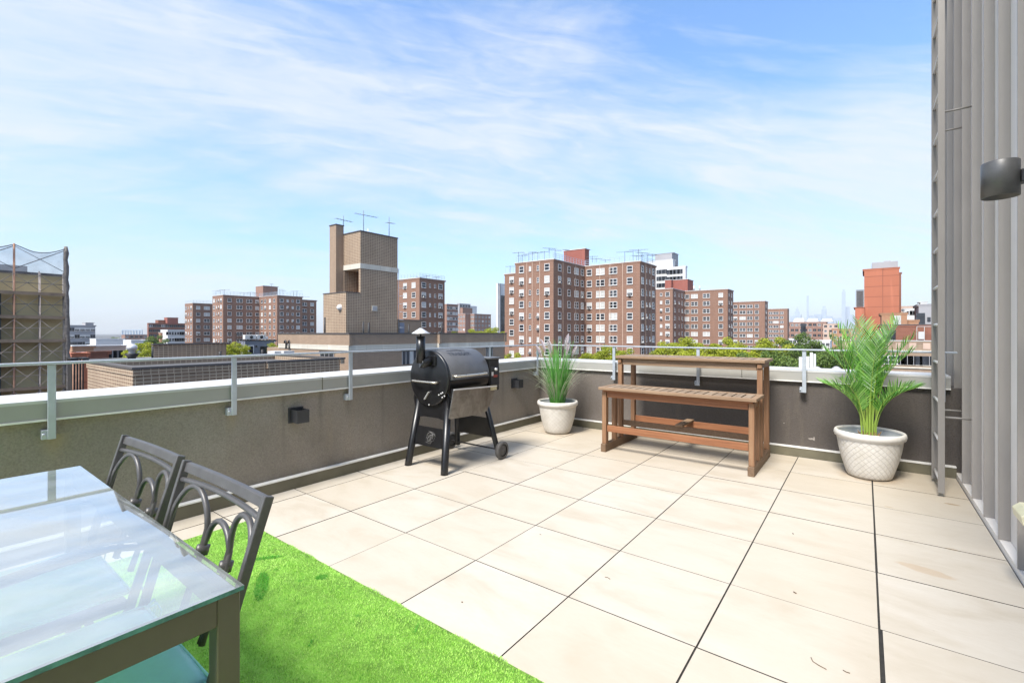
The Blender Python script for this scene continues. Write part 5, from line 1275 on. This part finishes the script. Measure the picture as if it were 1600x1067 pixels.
# stone band, windows
mb = MB()
for ax, a, b in NC.faces:
    z1, z0_ = NC.Z-1.02, NC.Z-1.50
    if ax == 'x': mb.box(a[0]-.06, b[0]+.05, a[1]-.06, a[1]-.002, z0_, z1)
    else: mb.box(a[0]+.002, a[0]+.06, a[1]-.055, b[1]+.03, z0_, z1)
NC.part(mb, 'stone_band', 'concrete_band')
def cwin(fi, px0, px1, zt, zb, name='window'):
    ax, a, b = NC.faces[fi]; q0, q1 = walk(a, ax, px0), walk(a, ax, px1)
    mb = MB()
    if ax == 'x':
        y_ = a[1]; mb.box(q0[0], q1[0], y_-.03, y_-.002, zb, zt, 'win_glass'); n = 3
        for k in range(n+1): x_ = q0[0]+(q1[0]-q0[0])*k/n; mb.box(x_-.03, x_+.03, y_-.07, y_-.031, zb, zt, 'grey_wall')
        mb.box(q0[0]+.2, q0[0]+(q1[0]-q0[0])*.45, y_-.35, y_-.032, zb, zb+.45, 'white_wall')
        mb.box(q0[0]-.1, q1[0]+.1, y_-.12, y_-.071, zt, zt+.14, 'dark_metal')
    else:
        x_ = a[0]; mb.box(x_+.002, x_+.03, q0[1], q1[1], zb, zt, 'win_glass'); n = 4
        for k in range(n+1): yy = q0[1]+(q1[1]-q0[1])*k/n; mb.box(x_+.031, x_+.07, yy-.03, yy+.03, zb, zt, 'grey_wall')
        mb.box(x_+.031, x_+.05, q0[1]+(q1[1]-q0[1])*.5, q0[1]+(q1[1]-q0[1])*.75, zb, zt, 'blind')
        mb.box(x_+.071, x_+.12, q0[1]-.1, q1[1]+.1, zt, zt+.14, 'dark_metal')
    NC.part(mb, name, 'win_glass')
zt = NC.Z-1.75
cwin(0, 501, 522, zt, zt-1.3); cwin(1, 628, 651, zt, zt-1.35); cwin(1, 672, 681, zt+.1, zt-.3); cwin(3, 704, 722, zt, zt-1.3); cwin(3, 759, 769, zt, zt-1.35)
def gooseneck(px, ybase, d, h, mirror=1):
    P = atd(px, ybase, d); mb = MB(); q = .32*mirror
    mb.tube([P, P+Vector((0, 0, h)), P+Vector((q*.3, 0, h+.18)), P+Vector((q, 0, h+.1)), P+Vector((q, 0, h-.1))], .09, 8)
    NC.part(mb, 'vent_pipe', 'dark_metal')
gooseneck(447, 544, 49, .62, -1); gooseneck(453, 544, 49, .62, -1)
NC.part(MB().beam(atd(445, 544.5, 49), atd(457, 544.5, 49), .12), 'pipe_bracket', 'dark_metal')
ax, a, b = NC.faces[0]; q0 = walk(a, ax, 436.5)
NC.part(MB().box(q0[0]-3.2, q0[0]-.2, a[1]+.2, a[1]+3, GZ, NC.Z-1.5), 'side_block', 'brick_tan_plain')
# vents on its roof
def mush(px, yt, d, r, name='roof_vent'):
    P = atd(px, yt, d); NC.part(MB().lathe([(0, 0), (r*.15, -.01), (r, -r*.8), (r*.95, -r*.85), (r*.3, -r*.8), (r*.3, -2.0)], (P.x, P.y, P.z), 20), name, 'silver')
mush(676, 522.5, 55.5, .42)
NC.part(MB().beam(atd(675, 529, 55.4), atd(686, 530, 55.4), .1), 'pipe_bracket', 'dark_metal')
for px_, yt, d_ in ((507.5, 496, 58), (567.5, 503, 56), (576, 504, 56), (638.5, 507, 62), (690.2, 505, 66)):
    p = atd(px_, yt, d_); NC.part(MB().tube([(p.x, p.y, 0.2), p], .11, 8), 'vent_pipe', 'dark_metal')
# hut with door
hut = NC.box_on('roof_hut', (c3(600), y3(803), 66), [('x', c3(637)), ('y', c3(795))], 3, 'brick_tan_plain', -.2, cap='roof_cap')
ax, a, b = hut.faces[1]; q0, q1 = walk(a, 'y', c3(640)), walk(a, 'y', c3(674))
NC.part(MB().box(a[0]+.003, a[0]+.05, q0[1], q1[1], 0, hut.Z-.35), 'door', 'bluegrey_wall')
# stair tower, built against the world axes
K = atd(563.2, 361.6, 60); K2 = (K.x, K.y); Zt = K.z
E2_ = walk(K2, 'y', 621.2); Q = walk(K2, 'x', 537.0); W0 = walk(K2, 'x', 516.0)
Cc = walk(Q, 'y', 525.0); Cl = walk(Cc, 'x', 515.0)
Bk = walk(K2, 'y', 540.7); Bl = walk(Bk, 'x', 505.2)
zb1 = H+(PY0-411.2)/F*60; zb0 = H+(PY0-419.2)/F*60; zr = H+(PY0-457)/F*60-.1
X1, Ya, Yb = K.x, K.y, E2_[1]
mb = MB(); mb.box(W0[0], X1, Ya, Yb, zb1, Zt)
mb.box(X1-.38, X1, Ya, Yb, zr, zb0).box(W0[0], X1-.38, Ya+2.2, Yb, zr, zb0).box(W0[0], Q[0]+.12, Ya+.01, Ya+2.2, zr, zb0)
mb.box(W0[0], X1, Ya, Yb, -.6, zr)
tw = NC.part(mb, 'stair_tower', 'brick_tan')
wbuild(MB().box(W0[0]-.02, X1+.06, Ya-.06, Yb+.05, zb0, zb1), 'stone_band', 'concrete_band', tw)
wbuild(MB().box(Q[0]+.13, X1-.39, Ya+2.0, Ya+2.19, zr, zb0-.01), 'plywood_back', 'plywood', tw)
wbuild(MB().box(W0[0]-.05, X1+.07, Ya-.07, Yb+.07, Zt, Zt+.14), 'coping', 'roof_cap', tw)
zc = H+(PY0-353.7)/F*rd(*Q)[1]
ch = NC.part(MB().box(Cl[0], Q[0], Cc[1], Ya-.003, -.6, zc), 'chimney_stack', 'brick_tan_plain')
wbuild(MB().box(Cl[0]-.06, Q[0]+.06, Cc[1]-.06, Ya+.05, zc, zc+.12), 'coping', 'roof_cap', ch)
NC.part(MB().box(Cl[0]-.5, Cl[0]-.003, Cc[1]+.3, Ya+1, -.6, H+(PY0-438)/F*62), 'side_pier', 'brick_tan_plain')
zl = H+(PY0-456.7)/F*rd(*Bk)[1]
lb = NC.part(MB().box(Bl[0], X1-.004, Bk[1], Ya-.004, -.6, zl), 'lower_block', 'brick_tan')
wbuild(MB().box(Bl[0]-.06, X1+.05, Bk[1]-.06, Ya-.07, zl, zl+.1), 'coping', 'roof_cap', lb)
D0 = atd(531.5, 480.5, 57); q = walk(Bk, 'x', 531.5)
wbuild(MB().lathe([(0, -.42), (.2, -.38), (.36, -.2), (.40, 0)], (q[0], Bk[1]-.004, H+(PY0-480.5)/F*rd(*q)[1]), 24, axis='y'), 'dome_lamp', 'white_wall', lb)
q = walk(K2, 'y', 585); z = H+(PY0-482)/F*rd(*q)[1]
wbuild(MB().box(X1+.002, X1+.08, q[1]-.42, q[1]+.42, z-.34, z+.36, 'concrete_band').box(X1+.081, X1+.11, q[1]-.3, q[1]+.3, z-.22, z+.24, 'grey_wall'), 'louvre', 'grey_wall', tw)
for px_, yt in ((567.5, 503), (576, 504)):
    q = walk(K2, 'y', px_); z = H+(PY0-yt)/F*rd(*q)[1]
    NC.part(MB().tube([(X1+.9, q[1]-.6, .1), (X1+.9, q[1]-.6, z)], .1, 8), 'vent_pipe', 'dark_metal')
# cage ladder on the tower's right side
q = (X1, Yb); mb = MB()
mb.tube([(X1-.6, Yb+.25, -.5), (X1-.6, Yb+.25, zb0+1.0)], .04, 6); mb.tube([(X1-.1, Yb+.25, -.5), (X1-.1, Yb+.25, zb0+.6)], .04, 6)
for k in range(7): mb.tube([(X1-.1+.5*math.sin(a_*math.pi/6)*1.0, Yb+.25+.55*math.sin(a_*math.pi/6), 2+k*1.1) for a_ in range(7)], .03, 5)
wbuild(mb, 'cage_ladder', 'galvanised', tw)
def yagi(px, yt, yb, d, x0, x1, name='antenna'):
    P = atd(px, yt, d); mb = MB(); zb_ = atd(px, yb, d).z; mb.tube([(P.x, P.y, zb_), (P.x, P.y, P.z)], .045, 6)
    a = atd(x0[0], x0[1], d-1.2); b = atd(x1[0], x1[1], d+1.2); mb.tube([a, b], .035, 6)
    dr = (b-a).normalized(); s_ = Vector((-dr.y, dr.x, 0))
    for k in range(6): q = a.lerp(b, k/5); mb.beam(q-s_*.3, q+s_*.3, .03)
    wbuild(mb, name, 'antenna_metal', tw)
yagi(536.5, 337.5, 352, 63, (525, 341.5), (549.5, 347)); yagi(568, 329, 362, 64, (555, 333.5), (589, 340)); yagi(608, 339, 369, 63, (605, 348), (615, 349.5))
P = atd(575, 361, 64); wbuild(MB().tube([(P.x, P.y, Zt), (P.x, P.y, Zt+1.3)], .05, 6).lathe([(0, .9), (.35, .35), (1.3, .1), (1.4, 0)], (P.x, P.y, Zt), 8), 'dish', 'silver', tw)

# lower roof of the same complex at left
LC = Bld('brick_complex', 'low beige brick roof parapet directly behind the left coping', 'building', (137, 566.3, 31.2), [('x', 207.8), ('y', 417), ('x', 417.6), ('y', 531)], .5, 'brick_tan', cap='roof_cap', par=.35)
zr_ = LC.Z-.3
ub = LC.box_on('raised_block', (238.8, 539.0, 42), [('x', 239.5), ('y', 353.5)], 4, 'brick_tan', zr_, cap='roof_cap')
for px_, y_, d_ in ((344, 549, 43), (410, 546, 46.5)):
    p = atd(px_, y_, d_); LC.part(MB().tube([(p.x, p.y, zr_-.3), p], .12, 8), 'vent_pipe', 'dark_metal')
p = atd(238.3, 541, 40.5); LC.part(MB().tube([(p.x, p.y, zr_-.3), p], .08, 8), 'drain_pipe', 'dark_metal')
# rotary vent
p = atd(206, 531, 42); mb = MB(); mb.lathe([(0, -.35), (.2, -.38), (.36, -.52), (.42, -.7), (.36, -.88), (.25, -.95), (.25, -1.4)], (p.x, p.y, p.z), 24)
vt = LC.part(mb, 'rotary_vent', 'silver'); wbuild(MB().lathe([(.3, -1.2), (.55, -1.25), (.3, -1.6), (.28, -2.9), (.2, -2.9)], (p.x, p.y, p.z), 20), 'vent_base', 'dark_metal', vt)
# parapets / roofs behind
for (pp0, chn, m_, lb_) in (((112, 562, 44), [('y', 260)], 'roof_pale', 'pale'),):
    a = atd(*pp0); q = walk((a.x, a.y), 'y', 245); LC.part(MB().box(a.x-.4, a.x, a.y, q[1], zr_-.5, a.z), 'roof_edge', 'concrete_band')
for px_, y_, w_ in ((432, 560, 1.4), (448, 559.5, .9)):
    p = atd(px_, y_, 44); LC.part(MB().box(p.x-w_/2, p.x+w_/2, p.y-.5, p.y+.5, zr_-.4, p.z+.7), 'hatch', 'roof_pale')

# grey-blue penthouse with air conditioners
PH = Bld('penthouse', 'small blue-grey rooftop penthouse with white air conditioners on top', 'building', (376.5, 532.6, 75), [('x', 383), ('y', 428.5)], 5, 'bluegrey_wall', cap='dark_metal', par=.2)
X_ = PH.faces[1][1][0]
def phbox(px0, px1, y0, y1, m_, name, out=.08):
    q0, q1 = walk((X_, PH.faces[1][1][1]), 'y', px0), walk((X_, 0), 'y', px1); d_ = rd(*q0)[1]
    PH.part(MB().box(X_+.002, X_+out, q0[1], q1[1], H+(PY0-y1)/F*d_, H+(PY0-y0)/F*d_, m_), name, m_)
phbox(387.5, 396.5, 539.5, 552, 'win_frame', 'door_frame', .06); phbox(389.2, 395, 541, 552, 'win_glass', 'door_glass', .09); phbox(406.5, 418, 541.5, 552, 'win_glass', 'window', .07); phbox(399.3, 401, 539.5, 542.5, 'dark_metal', 'wall_light', .2)
for px0, px1 in ((385, 403), (404, 416), (417, 421.5)):
    q0, q1 = walk((X_, 0), 'y', px0), walk((X_, 0), 'y', px1); mb = MB()
    mb.bbox(X_-1.3, X_-.5, q0[1], q1[1], PH.Z+.25, PH.Z+.95 if px1 < 420 else PH.Z+.7, .03); ac = PH.part(mb, 'air_conditioner', 'white_wall')
    if px1 < 420:
        yc = (q0[1]+q1[1])/2+.1; wbuild(MB().lathe([(0, .03), (.26, .02), (.27, 0)], (X_-.5, yc, PH.Z+.6), 18, axis='x'), 'fan', 'dark_metal', ac)
mb = MB()
q0, q1 = walk((X_, 0), 'y', 375.5), walk((X_, 0), 'y', 427)
for f_ in range(23): yy = q0[1]+(q1[1]-q0[1])*f_/22; mb.beam((X_-1.9, yy, PH.Z+.1), (X_-1.9, yy, PH.Z+1.25), .05)
mb.beam((X_-1.9, q0[1], PH.Z+1.25), (X_-1.9, q1[1], PH.Z+1.25), .06); PH.part(mb, 'roof_fence', 'dark_metal')

# --- scaffolded building at far left
S0 = atd(104.5, 432.4, 44.6)
sx_ = S0.x; syE = S0.y; syS = syE-14; szt = S0.z
t = thing('scaffolded_building', 'khaki building wrapped in scaffolding with sagging debris netting at the far left', 'building', (sx_, syS, GZ+.02))
wbuild(MB().box(sx_-10, sx_, syS, syE, GZ+.02, szt), 'wall', 'khaki_wall', t)
wbuild(MB().box(sx_-10, sx_+.05, syS, syE+.03, szt, szt+.18), 'parapet_cap', 'roof_cap', t)
wbuild(MB().box(sx_-4, sx_-2, syE-4.5, syE-2.4, szt+.18, szt+.9).box(sx_-4, sx_-2, syE-8, syE-5.0, szt+.18, szt+1.1), 'roof_box', 'roof_pale', t)
ox = sx_+1.15
bay = 1.62
ys_ = [syE-.35-bay*k for k in range(8)]
zlv = [szt-1.9-2.13*k for k in range(11)]
for k, y_ in enumerate(ys_):
    m_ = ['net_post', 'pipe_pale', 'pipe_rust', 'pipe_pale'][k % 4]
    top_ = szt+(2.5 if k % 2 == 0 else .1)
    wbuild(MB().tube([(ox, y_, GZ+.02), (ox, y_, top_)], .045 if k % 2 else .075, 8), 'scaffold_pole', m_, t)
    wbuild(MB().tube([(sx_+.25, y_+.05, GZ+.02), (sx_+.25, y_+.05, szt+.3)], .05, 6), 'scaffold_pole', 'pipe_grey', t)
for i, z in enumerate(zlv):
    wbuild(MB().box(sx_+.2, ox+.1, ys_[-1], ys_[0]+.15, z, z+.10).beam((ox+.11, ys_[-1], z+.08), (ox+.11, ys_[0]+.1, z+.08), .04, .28), 'plank_deck', 'timber_plank', t)
for i, z in enumerate([szt+.0]+zlv[:-1]):
    mb = MB()
    for k in range(len(ys_)-1):
        z0_ = z-2.05 if i else zlv[0]+.1
        mb.tube([(ox+.03, ys_[k], z0_+.2), (ox+.03, ys_[k+1], z-.15)], .020, 5); mb.tube([(ox+.05, ys_[k], z-.15), (ox+.05, ys_[k+1], z0_+.2)], .020, 5)
    mb.tube([(ox, ys_[-1], z-.9), (ox, ys_[0], z-.9)], .028, 5)
    wbuild(mb, 'cross_brace', 'pipe_pale' if i > 1 else 'pipe_grey', t)
mb = MB()
for k in range(0, len(ys_)-2, 2):
    mb.tube([(ox, ys_[k], szt+.3), (ox, ys_[k+2], szt+2.3)], .025, 5); mb.tube([(ox, ys_[k], szt+2.3), (ox, ys_[k+2], szt+.3)], .035, 5)
wbuild(mb, 'top_brace', 'pipe_grey', t)
# net: sagging sheet above the parapet and its gathered bundle at the corner
vs_ = []; fs_ = []; nx = 40; nz = 8; Lr_ = ys_[0]-ys_[-1]
for i in range(nx+1):
    y_ = ys_[0]-Lr_*i/nx; ph = (i/nx*(len(ys_)-1)) % 2 / 2; sag = .55*math.sin(math.pi*ph)
    for j in range(nz+1):
        f_ = j/nz; vs_.append((ox+.06+.10*math.sin(i*1.3+j), y_, szt-.2 + (2.65-sag)*f_))
for i in range(nx):
    for j in range(nz): a = i*(nz+1)+j; fs_.append((a, a+nz+1, a+nz+2, a+1))
mb = MB(); mb.add(vs_, fs_, '', True); wbuild(mb, 'debris_net', 'net', t)
mb = MB(); mb.tube([(ox+.06+.10*math.sin(i*1.3+nz), ys_[0]-Lr_*i/nx, szt-.2+2.65-.55*math.sin(math.pi*((i/nx*(len(ys_)-1)) % 2 / 2))) for i in range(nx+1)], .035, 5); wbuild(mb, 'net_cable', 'dark_metal', t)
mb = MB(); pts = [(ox+.05+.03*math.sin(k*1.9), ys_[0]+.08+.035*math.sin(k*2.3)+.009*k, szt+2.7-k*.62) for k in range(30)]
mb.tube(pts, [.13+.07*abs(math.sin(k*1.37)) for k in range(30)], 9); wbuild(mb, 'gathered_net', 'net_post', t)
mb = MB(); mb.box(sx_+.1, ox-.1, syE-9, syE-4.35, GZ, szt-1.9, 'dark_metal')
wbuild(mb, 'window_shaft', 'dark_metal', t)
# dark netted side building in the gap
gp = atd(112, 560, 40)
DB = Bld('shed', 'dark netting-wrapped rooftop shed wedged between the scaffold and the low brick parapet', 'shed', (106, 561.0, 41), [('x', 112), ('y', 131)], 1.5, 'dark_metal', cap='dark_metal', par=.1)
mb = MB()
for k in range(4):
    q = walk(DB.faces[1][1], 'y', 114+k*4.5); mb.tube([(q[0]+.05, q[1], -8), (q[0]+.05, q[1], DB.Z)], .05, 6)
DB.part(mb, 'pole', 'pipe_rust')

# --- far left low-rise
c1 = lambda x: x/3.557; y1_ = lambda y: 370+y/3.557
FL = [('apartment_block', 'grey six-window-wide block just right of the scaffolding', (108, y1_(492), 200), [('y', c1(530))], 'grey_wall', 5, 'roof_pale', 3, 1.7),
      ('brick_building', 'beige brick building with two rows of windows and a pale cornice, below the grey block', (139, y1_(606), 92), [('x', 145), ('y', c1(700))], 'pinkish_wall', 6, 'roof_pale', 2, 1.2),
      ('brick_building', 'low red brick row with white cornice beside the scaffolding', (104, y1_(606), 82), [('x', 113), ('y', c1(520))], 'brick_ochre', 4, 'roof_pale', 2, 1.1),
      ('brick_building', 'orange brick low roof at the foot of the scaffold netting', (104, y1_(648), 62), [('x', 112), ('y', c1(485))], 'brick_orange', 0, 'roof_pale', 1, 1),
      ('brick_building', 'maroon flat-roofed block right of the orange roof', (136, y1_(642), 66), [('x', 137), ('y', c1(605))], 'brick_maroon', 0, 'roof_dark', 1, 1),
      ('white_building', 'long low white roofs near the horizon right of the grey block', (150, y1_(568), 190), [('y', c1(690))], 'white_wall', 0, 'roof_pale', 1, 1),
      ('white_building', 'pale low roofs near the horizon below the red brick block', (205, y1_(575), 170), [('y', c1(830))], 'white_wall', 5, 'roof_pale', 1, 1.2),
      ('brick_building', 'red brick block with many balconies near the left housing tower', (230, y1_(480), 300), [('x', 232), ('y', 289)], 'brick_maroon', 9, 'roof_pale', 4, 2.0),
      ('brick_building', 'plain rust brick block in front of the red balcony block', (248, y1_(533), 230), [('x', 250.5), ('y', 265.5)], 'brick_ochre', 0, 'roof_pale', 1, 1),
      ('white_building', 'white building with green-tinted glazing at the foot of the left housing tower', (262, y1_(517), 225), [('y', 289.5)], 'white_wall', 7, 'roof_pale', 3, 2.4),
      ('brick_building', 'dark distant brick row under the steel gasholder frame', (195, y1_(545), 420), [('y', 238)], 'brick_far', 6, 'roof_dark', 1, 2)]
for nm, lbl, p0, chn, mt, nc_, rf, nr, ww in FL:
    bb = Bld(nm, lbl, 'building', p0, chn, 10, mt, roof=rf, cap='win_frame' if mt in ('brick_ochre', 'pinkish_wall', 'white_wall') else None)
    if nc_: bb.win(len(chn)-1, nc_, 1.7 if nr > 1 else 1.9, 3.1, nr+1, ww, 1.5, ('dark', 'dark', 'half')).flush()
    if lbl.startswith('grey six'): bb.box_on('bulkhead', (c1(475), y1_(478), 204), [('y', c1(520))], 6, 'grey_wall', bb.Z-.3)
    if lbl.startswith('red brick block with'):
        bb.box_on('bulkhead', (c1(880), y1_(463), 305), [('y', c1(915))], 6, 'brick_maroon', bb.Z-.3); bb.box_on('bulkhead', (c1(930), y1_(449), 306), [('y', c1(990))], 6, 'red_bulkhead', bb.Z-.3)
t = thing('steel_frame', 'distant pale green steel lattice frame on the horizon at the left', 'steel frame', tuple(atd(207, 532, 520)))
mb = MB(); a = atd(191, 532, 520); b = atd(222, 532, 520); zt_ = atd(200, 515.5, 520).z
for k in range(8):
    q = a.lerp(b, k/7); mb.beam(q, (q.x, q.y, zt_), .7); q2 = a.lerp(b, min(1, (k+.5)/7)); mb.beam(q, (q2.x, q2.y, zt_), .35)
for z_ in (zt_, (a.z+zt_)/2): mb.beam((a.x, a.y, z_), (b.x, b.y, z_), .7)
wbuild(mb, 'lattice', 'fence_glass', t)

# ------------------------------------------------------------------ trees
def leaves(n, R_, Hh, seed, leaf=0.42):
    g_ = np.random.default_rng(seed); ncl = 26
    cc = []; 
    while len(cc) < ncl:
        p = g_.uniform(-1, 1, 3)
        if p@p < 1 and p[2] > -.75: cc.append(p*np.array([R_*.82, R_*.82, Hh*.42]))
    cc = np.array(cc); cr = g_.uniform(.20, .36, ncl)*R_
    idx = g_.integers(0, ncl, n); d = g_.normal(size=(n, 3)); d /= np.linalg.norm(d, axis=1)[:, None]
    rr = cr[idx]*(g_.random(n)**.33); pos = cc[idx]+d*rr[:, None]*np.array([1, 1, .72])
    nrm = d*0.6+g_.normal(size=(n, 3))*.6+np.array([0, 0, .5]); nrm /= np.linalg.norm(nrm, axis=1)[:, None]
    t1 = np.cross(nrm, g_.normal(size=(n, 3))); t1 /= np.linalg.norm(t1, axis=1)[:, None]; t2 = np.cross(nrm, t1)
    s_ = leaf*g_.uniform(.45, 1.0, n)[:, None]
    V = np.stack([pos-t1*s_*.5, pos+t2*s_*.35, pos+t1*s_*.5, pos-t2*s_*.35], 1).reshape(-1, 3)
    me = bpy.data.meshes.new('crown'); Fn = np.arange(n*4)
    me.vertices.add(n*4); me.vertices.foreach_set('co', V.ravel()); me.loops.add(n*4); me.loops.foreach_set('vertex_index', Fn)
    me.polygons.add(n); me.polygons.foreach_set('loop_start', np.arange(n)*4); me.polygons.foreach_set('loop_total', np.full(n, 4)); me.update(calc_edges=True)
    return me, cc
TV = []
for sd in range(4):
    for mt in ('tree_yellow', 'tree_green'):
        me, cc = leaves(9000, 5.0, 8.0, sd*7+3); me.materials.append(M[mt]); TV.append((me, cc))
tmesh = []
for sd in range(4):
    cc = TV[sd*2][1]; mb = MB(); mb.tube([(0, 0, -17), (.2, .1, -9), (0, 0, -3.5), (.1, 0, .5)], [.45, .36, .28, .12], 8)
    for c in cc[::2]: mb.tube([(0, 0, -4.2), (c[0]*.45, c[1]*.45, c[2]*.4-1.2), tuple(c)], [.16, .09, .03], 5)
    me = bpy.data.meshes.new('trunk'); me.from_pydata(mb.v, [], mb.f); me.materials.append(M['bark']); me.update(); tmesh.append(me)
TREES = [(803, 553, 84, .50, 0, 'small yellow-green tree at the left foot of the largest brick tower'),
 (926, 553, 82, .62, 0, 'yellow-green tree top directly left of the bench shelf end'), (950, 545, 84, .66, 0, 'yellow-green tree rising just above the left corner of the bench shelf'),
 (978, 548, 80, .55, 0, 'yellow-green tree above the bench shelf, in front of the largest tower'),
 (1042, 541, 88, .85, 0, 'yellow-green tree filling the gap right of the largest tower'), (1072, 533, 96, .85, 0, 'yellow-green tree under the red rooftop block'), (1104, 537, 90, .85, 0, 'yellow-green tree in front of the second housing tower'),
 (1136, 531, 92, .85, 0, 'taller yellow-green tree at the corner of the second housing tower'), (1166, 541, 84, .85, 0, 'broad yellow-green tree before the third housing tower'), (1058, 552, 66, .8, 0, 'nearer yellow tree low over the bench shelf, at its centre'),
 (1098, 551, 64, .8, 0, 'nearer yellow tree over the bench shelf beside a railing post'), (1142, 550, 66, .85, 0, 'nearer yellow-green tree over the right part of the bench shelf'), (1180, 552, 62, .8, 1, 'green tree seen at the right end of the bench shelf'),
 (1206, 534, 84, .85, 0, 'olive tree before the smallest housing tower'), (1232, 540, 78, .8, 1, 'dense green tree right of the bench, behind the railing'), (1250, 524, 92, .9, 1, 'tallest dark green tree before the pinkish brick building'),
 (1226, 558, 60, .8, 1, 'near green tree just above the coping right of the bench'), (1278, 546, 66, .9, 1, 'dark green tree behind the white antenna panels'), (1300, 556, 58, .8, 1, 'dark green tree behind the left palm fronds'), (1322, 548, 74, .8, 1, 'dark green tree mostly hidden by the palm'),
 (356, 541, 66, .40, 0, 'yellow-green tree left of the blue-grey penthouse'), (369, 537, 70, .42, 0, 'yellow-green tree touching the blue-grey penthouse on its left'), (434, 536, 76, .36, 0, 'small yellow tree right of the blue-grey penthouse'),
 (226, 541, 72, .60, 0, 'bright green tree between the rotary vent and the raised brick block'), (243, 528, 150, .8, 1, 'tree behind the raised brick block'),
 (701, 518, 150, .7, 0, 'small far tree top over the brick complex roof, leftmost of three'), (745, 514, 150, .75, 0, 'small far tree top over the brick complex roof, middle of three'), (771, 516, 140, .9, 0, 'far tree top over the brick complex roof, next to the largest tower'),
 (180, 529, 300, 1.0, 1, 'far dark tree on the horizon above the white roofs')]
tr = random.Random(9)
for i, (px_, yt, d_, sc_, gr, lbl) in enumerate(TREES):
    v_ = tr.randrange(4); me, cc = TV[v_*2+gr]; P = atd(px_, yt, d_)
    top = 2.85*sc_
    t = thing('tree', lbl, 'tree', (P.x, P.y, GZ+.02), 'leafy trees between the buildings')
    zc_ = P.z-top-(GZ+.02)
    k = bpy.data.objects.new('crown', me); col.objects.link(k); k.parent = t; k.location = (0, 0, zc_); k.scale = (sc_, sc_, sc_); k.rotation_euler.z = tr.uniform(0, 6.28)
    k2 = bpy.data.objects.new('trunk', tmesh[v_]); col.objects.link(k2); k2.parent = t; k2.location = (0, 0, zc_); k2.scale = (sc_, sc_, zc_/17.0 if False else max(sc_, zc_/17.0)); k2.rotation_euler.z = k.rotation_euler.z

# far leafy belt and roofs that close the horizon
g_ = np.random.default_rng(77); n = 26000
az_t = g_.uniform(R(-45), R(8), n); dd = g_.uniform(620, 1500, n); lump = .5+.5*np.sin(az_t*160)*np.sin(az_t*57+1)
X_b = np.sin(az_t-YAW*0)*dd; X_b = dd*np.sin(az_t-R(0)); Y_b = dd*np.cos(az_t)
Z_b = -16 + g_.uniform(0, 1, n)*(9+7*lump)
pos = np.stack([X_b, Y_b, Z_b], 1); a1 = g_.normal(size=(n, 3)); a1 /= np.linalg.norm(a1, axis=1)[:, None]; a2 = np.cross(a1, g_.normal(size=(n, 3))); a2 /= np.linalg.norm(a2, axis=1)[:, None]
V = np.stack([pos-a1*4, pos+a2*3, pos+a1*4, pos-a2*3], 1).reshape(-1, 3)
me = bpy.data.meshes.new('far_tree_belt'); me.vertices.add(n*4); me.vertices.foreach_set('co', V.ravel()); me.loops.add(n*4); me.loops.foreach_set('vertex_index', np.arange(n*4)); me.polygons.add(n)
me.polygons.foreach_set('loop_start', np.arange(n)*4); me.polygons.foreach_set('loop_total', np.full(n, 4)); me.update(calc_edges=True); me.materials.append(M['tree_green'])
o = bpy.data.objects.new('far_tree_belt', me); col.objects.link(o); tag(o, 'far hazy belt of trees along the horizon', 'trees', kind='stuff')

# ------------------------------------------------------------------ haze
m = bpy.data.materials.new('haze'); m.use_nodes = True; nt = m.node_tree; nt.nodes.clear()
ou = nt.nodes.new('ShaderNodeOutputMaterial'); vp = nt.nodes.new('ShaderNodeVolumePrincipled'); nt.links.new(vp.outputs[0], ou.inputs['Volume'])
vp.inputs['Density'].default_value = 1.0e-4; vp.inputs['Color'].default_value = (0.95, 0.98, 1.0, 1); vp.inputs['Anisotropy'].default_value = 0.0
M['haze'] = m
tag(MB().box(-8900, 8900, -8900, 8900, GZ-1, 700).build('haze', 'haze'), kind='stuff')
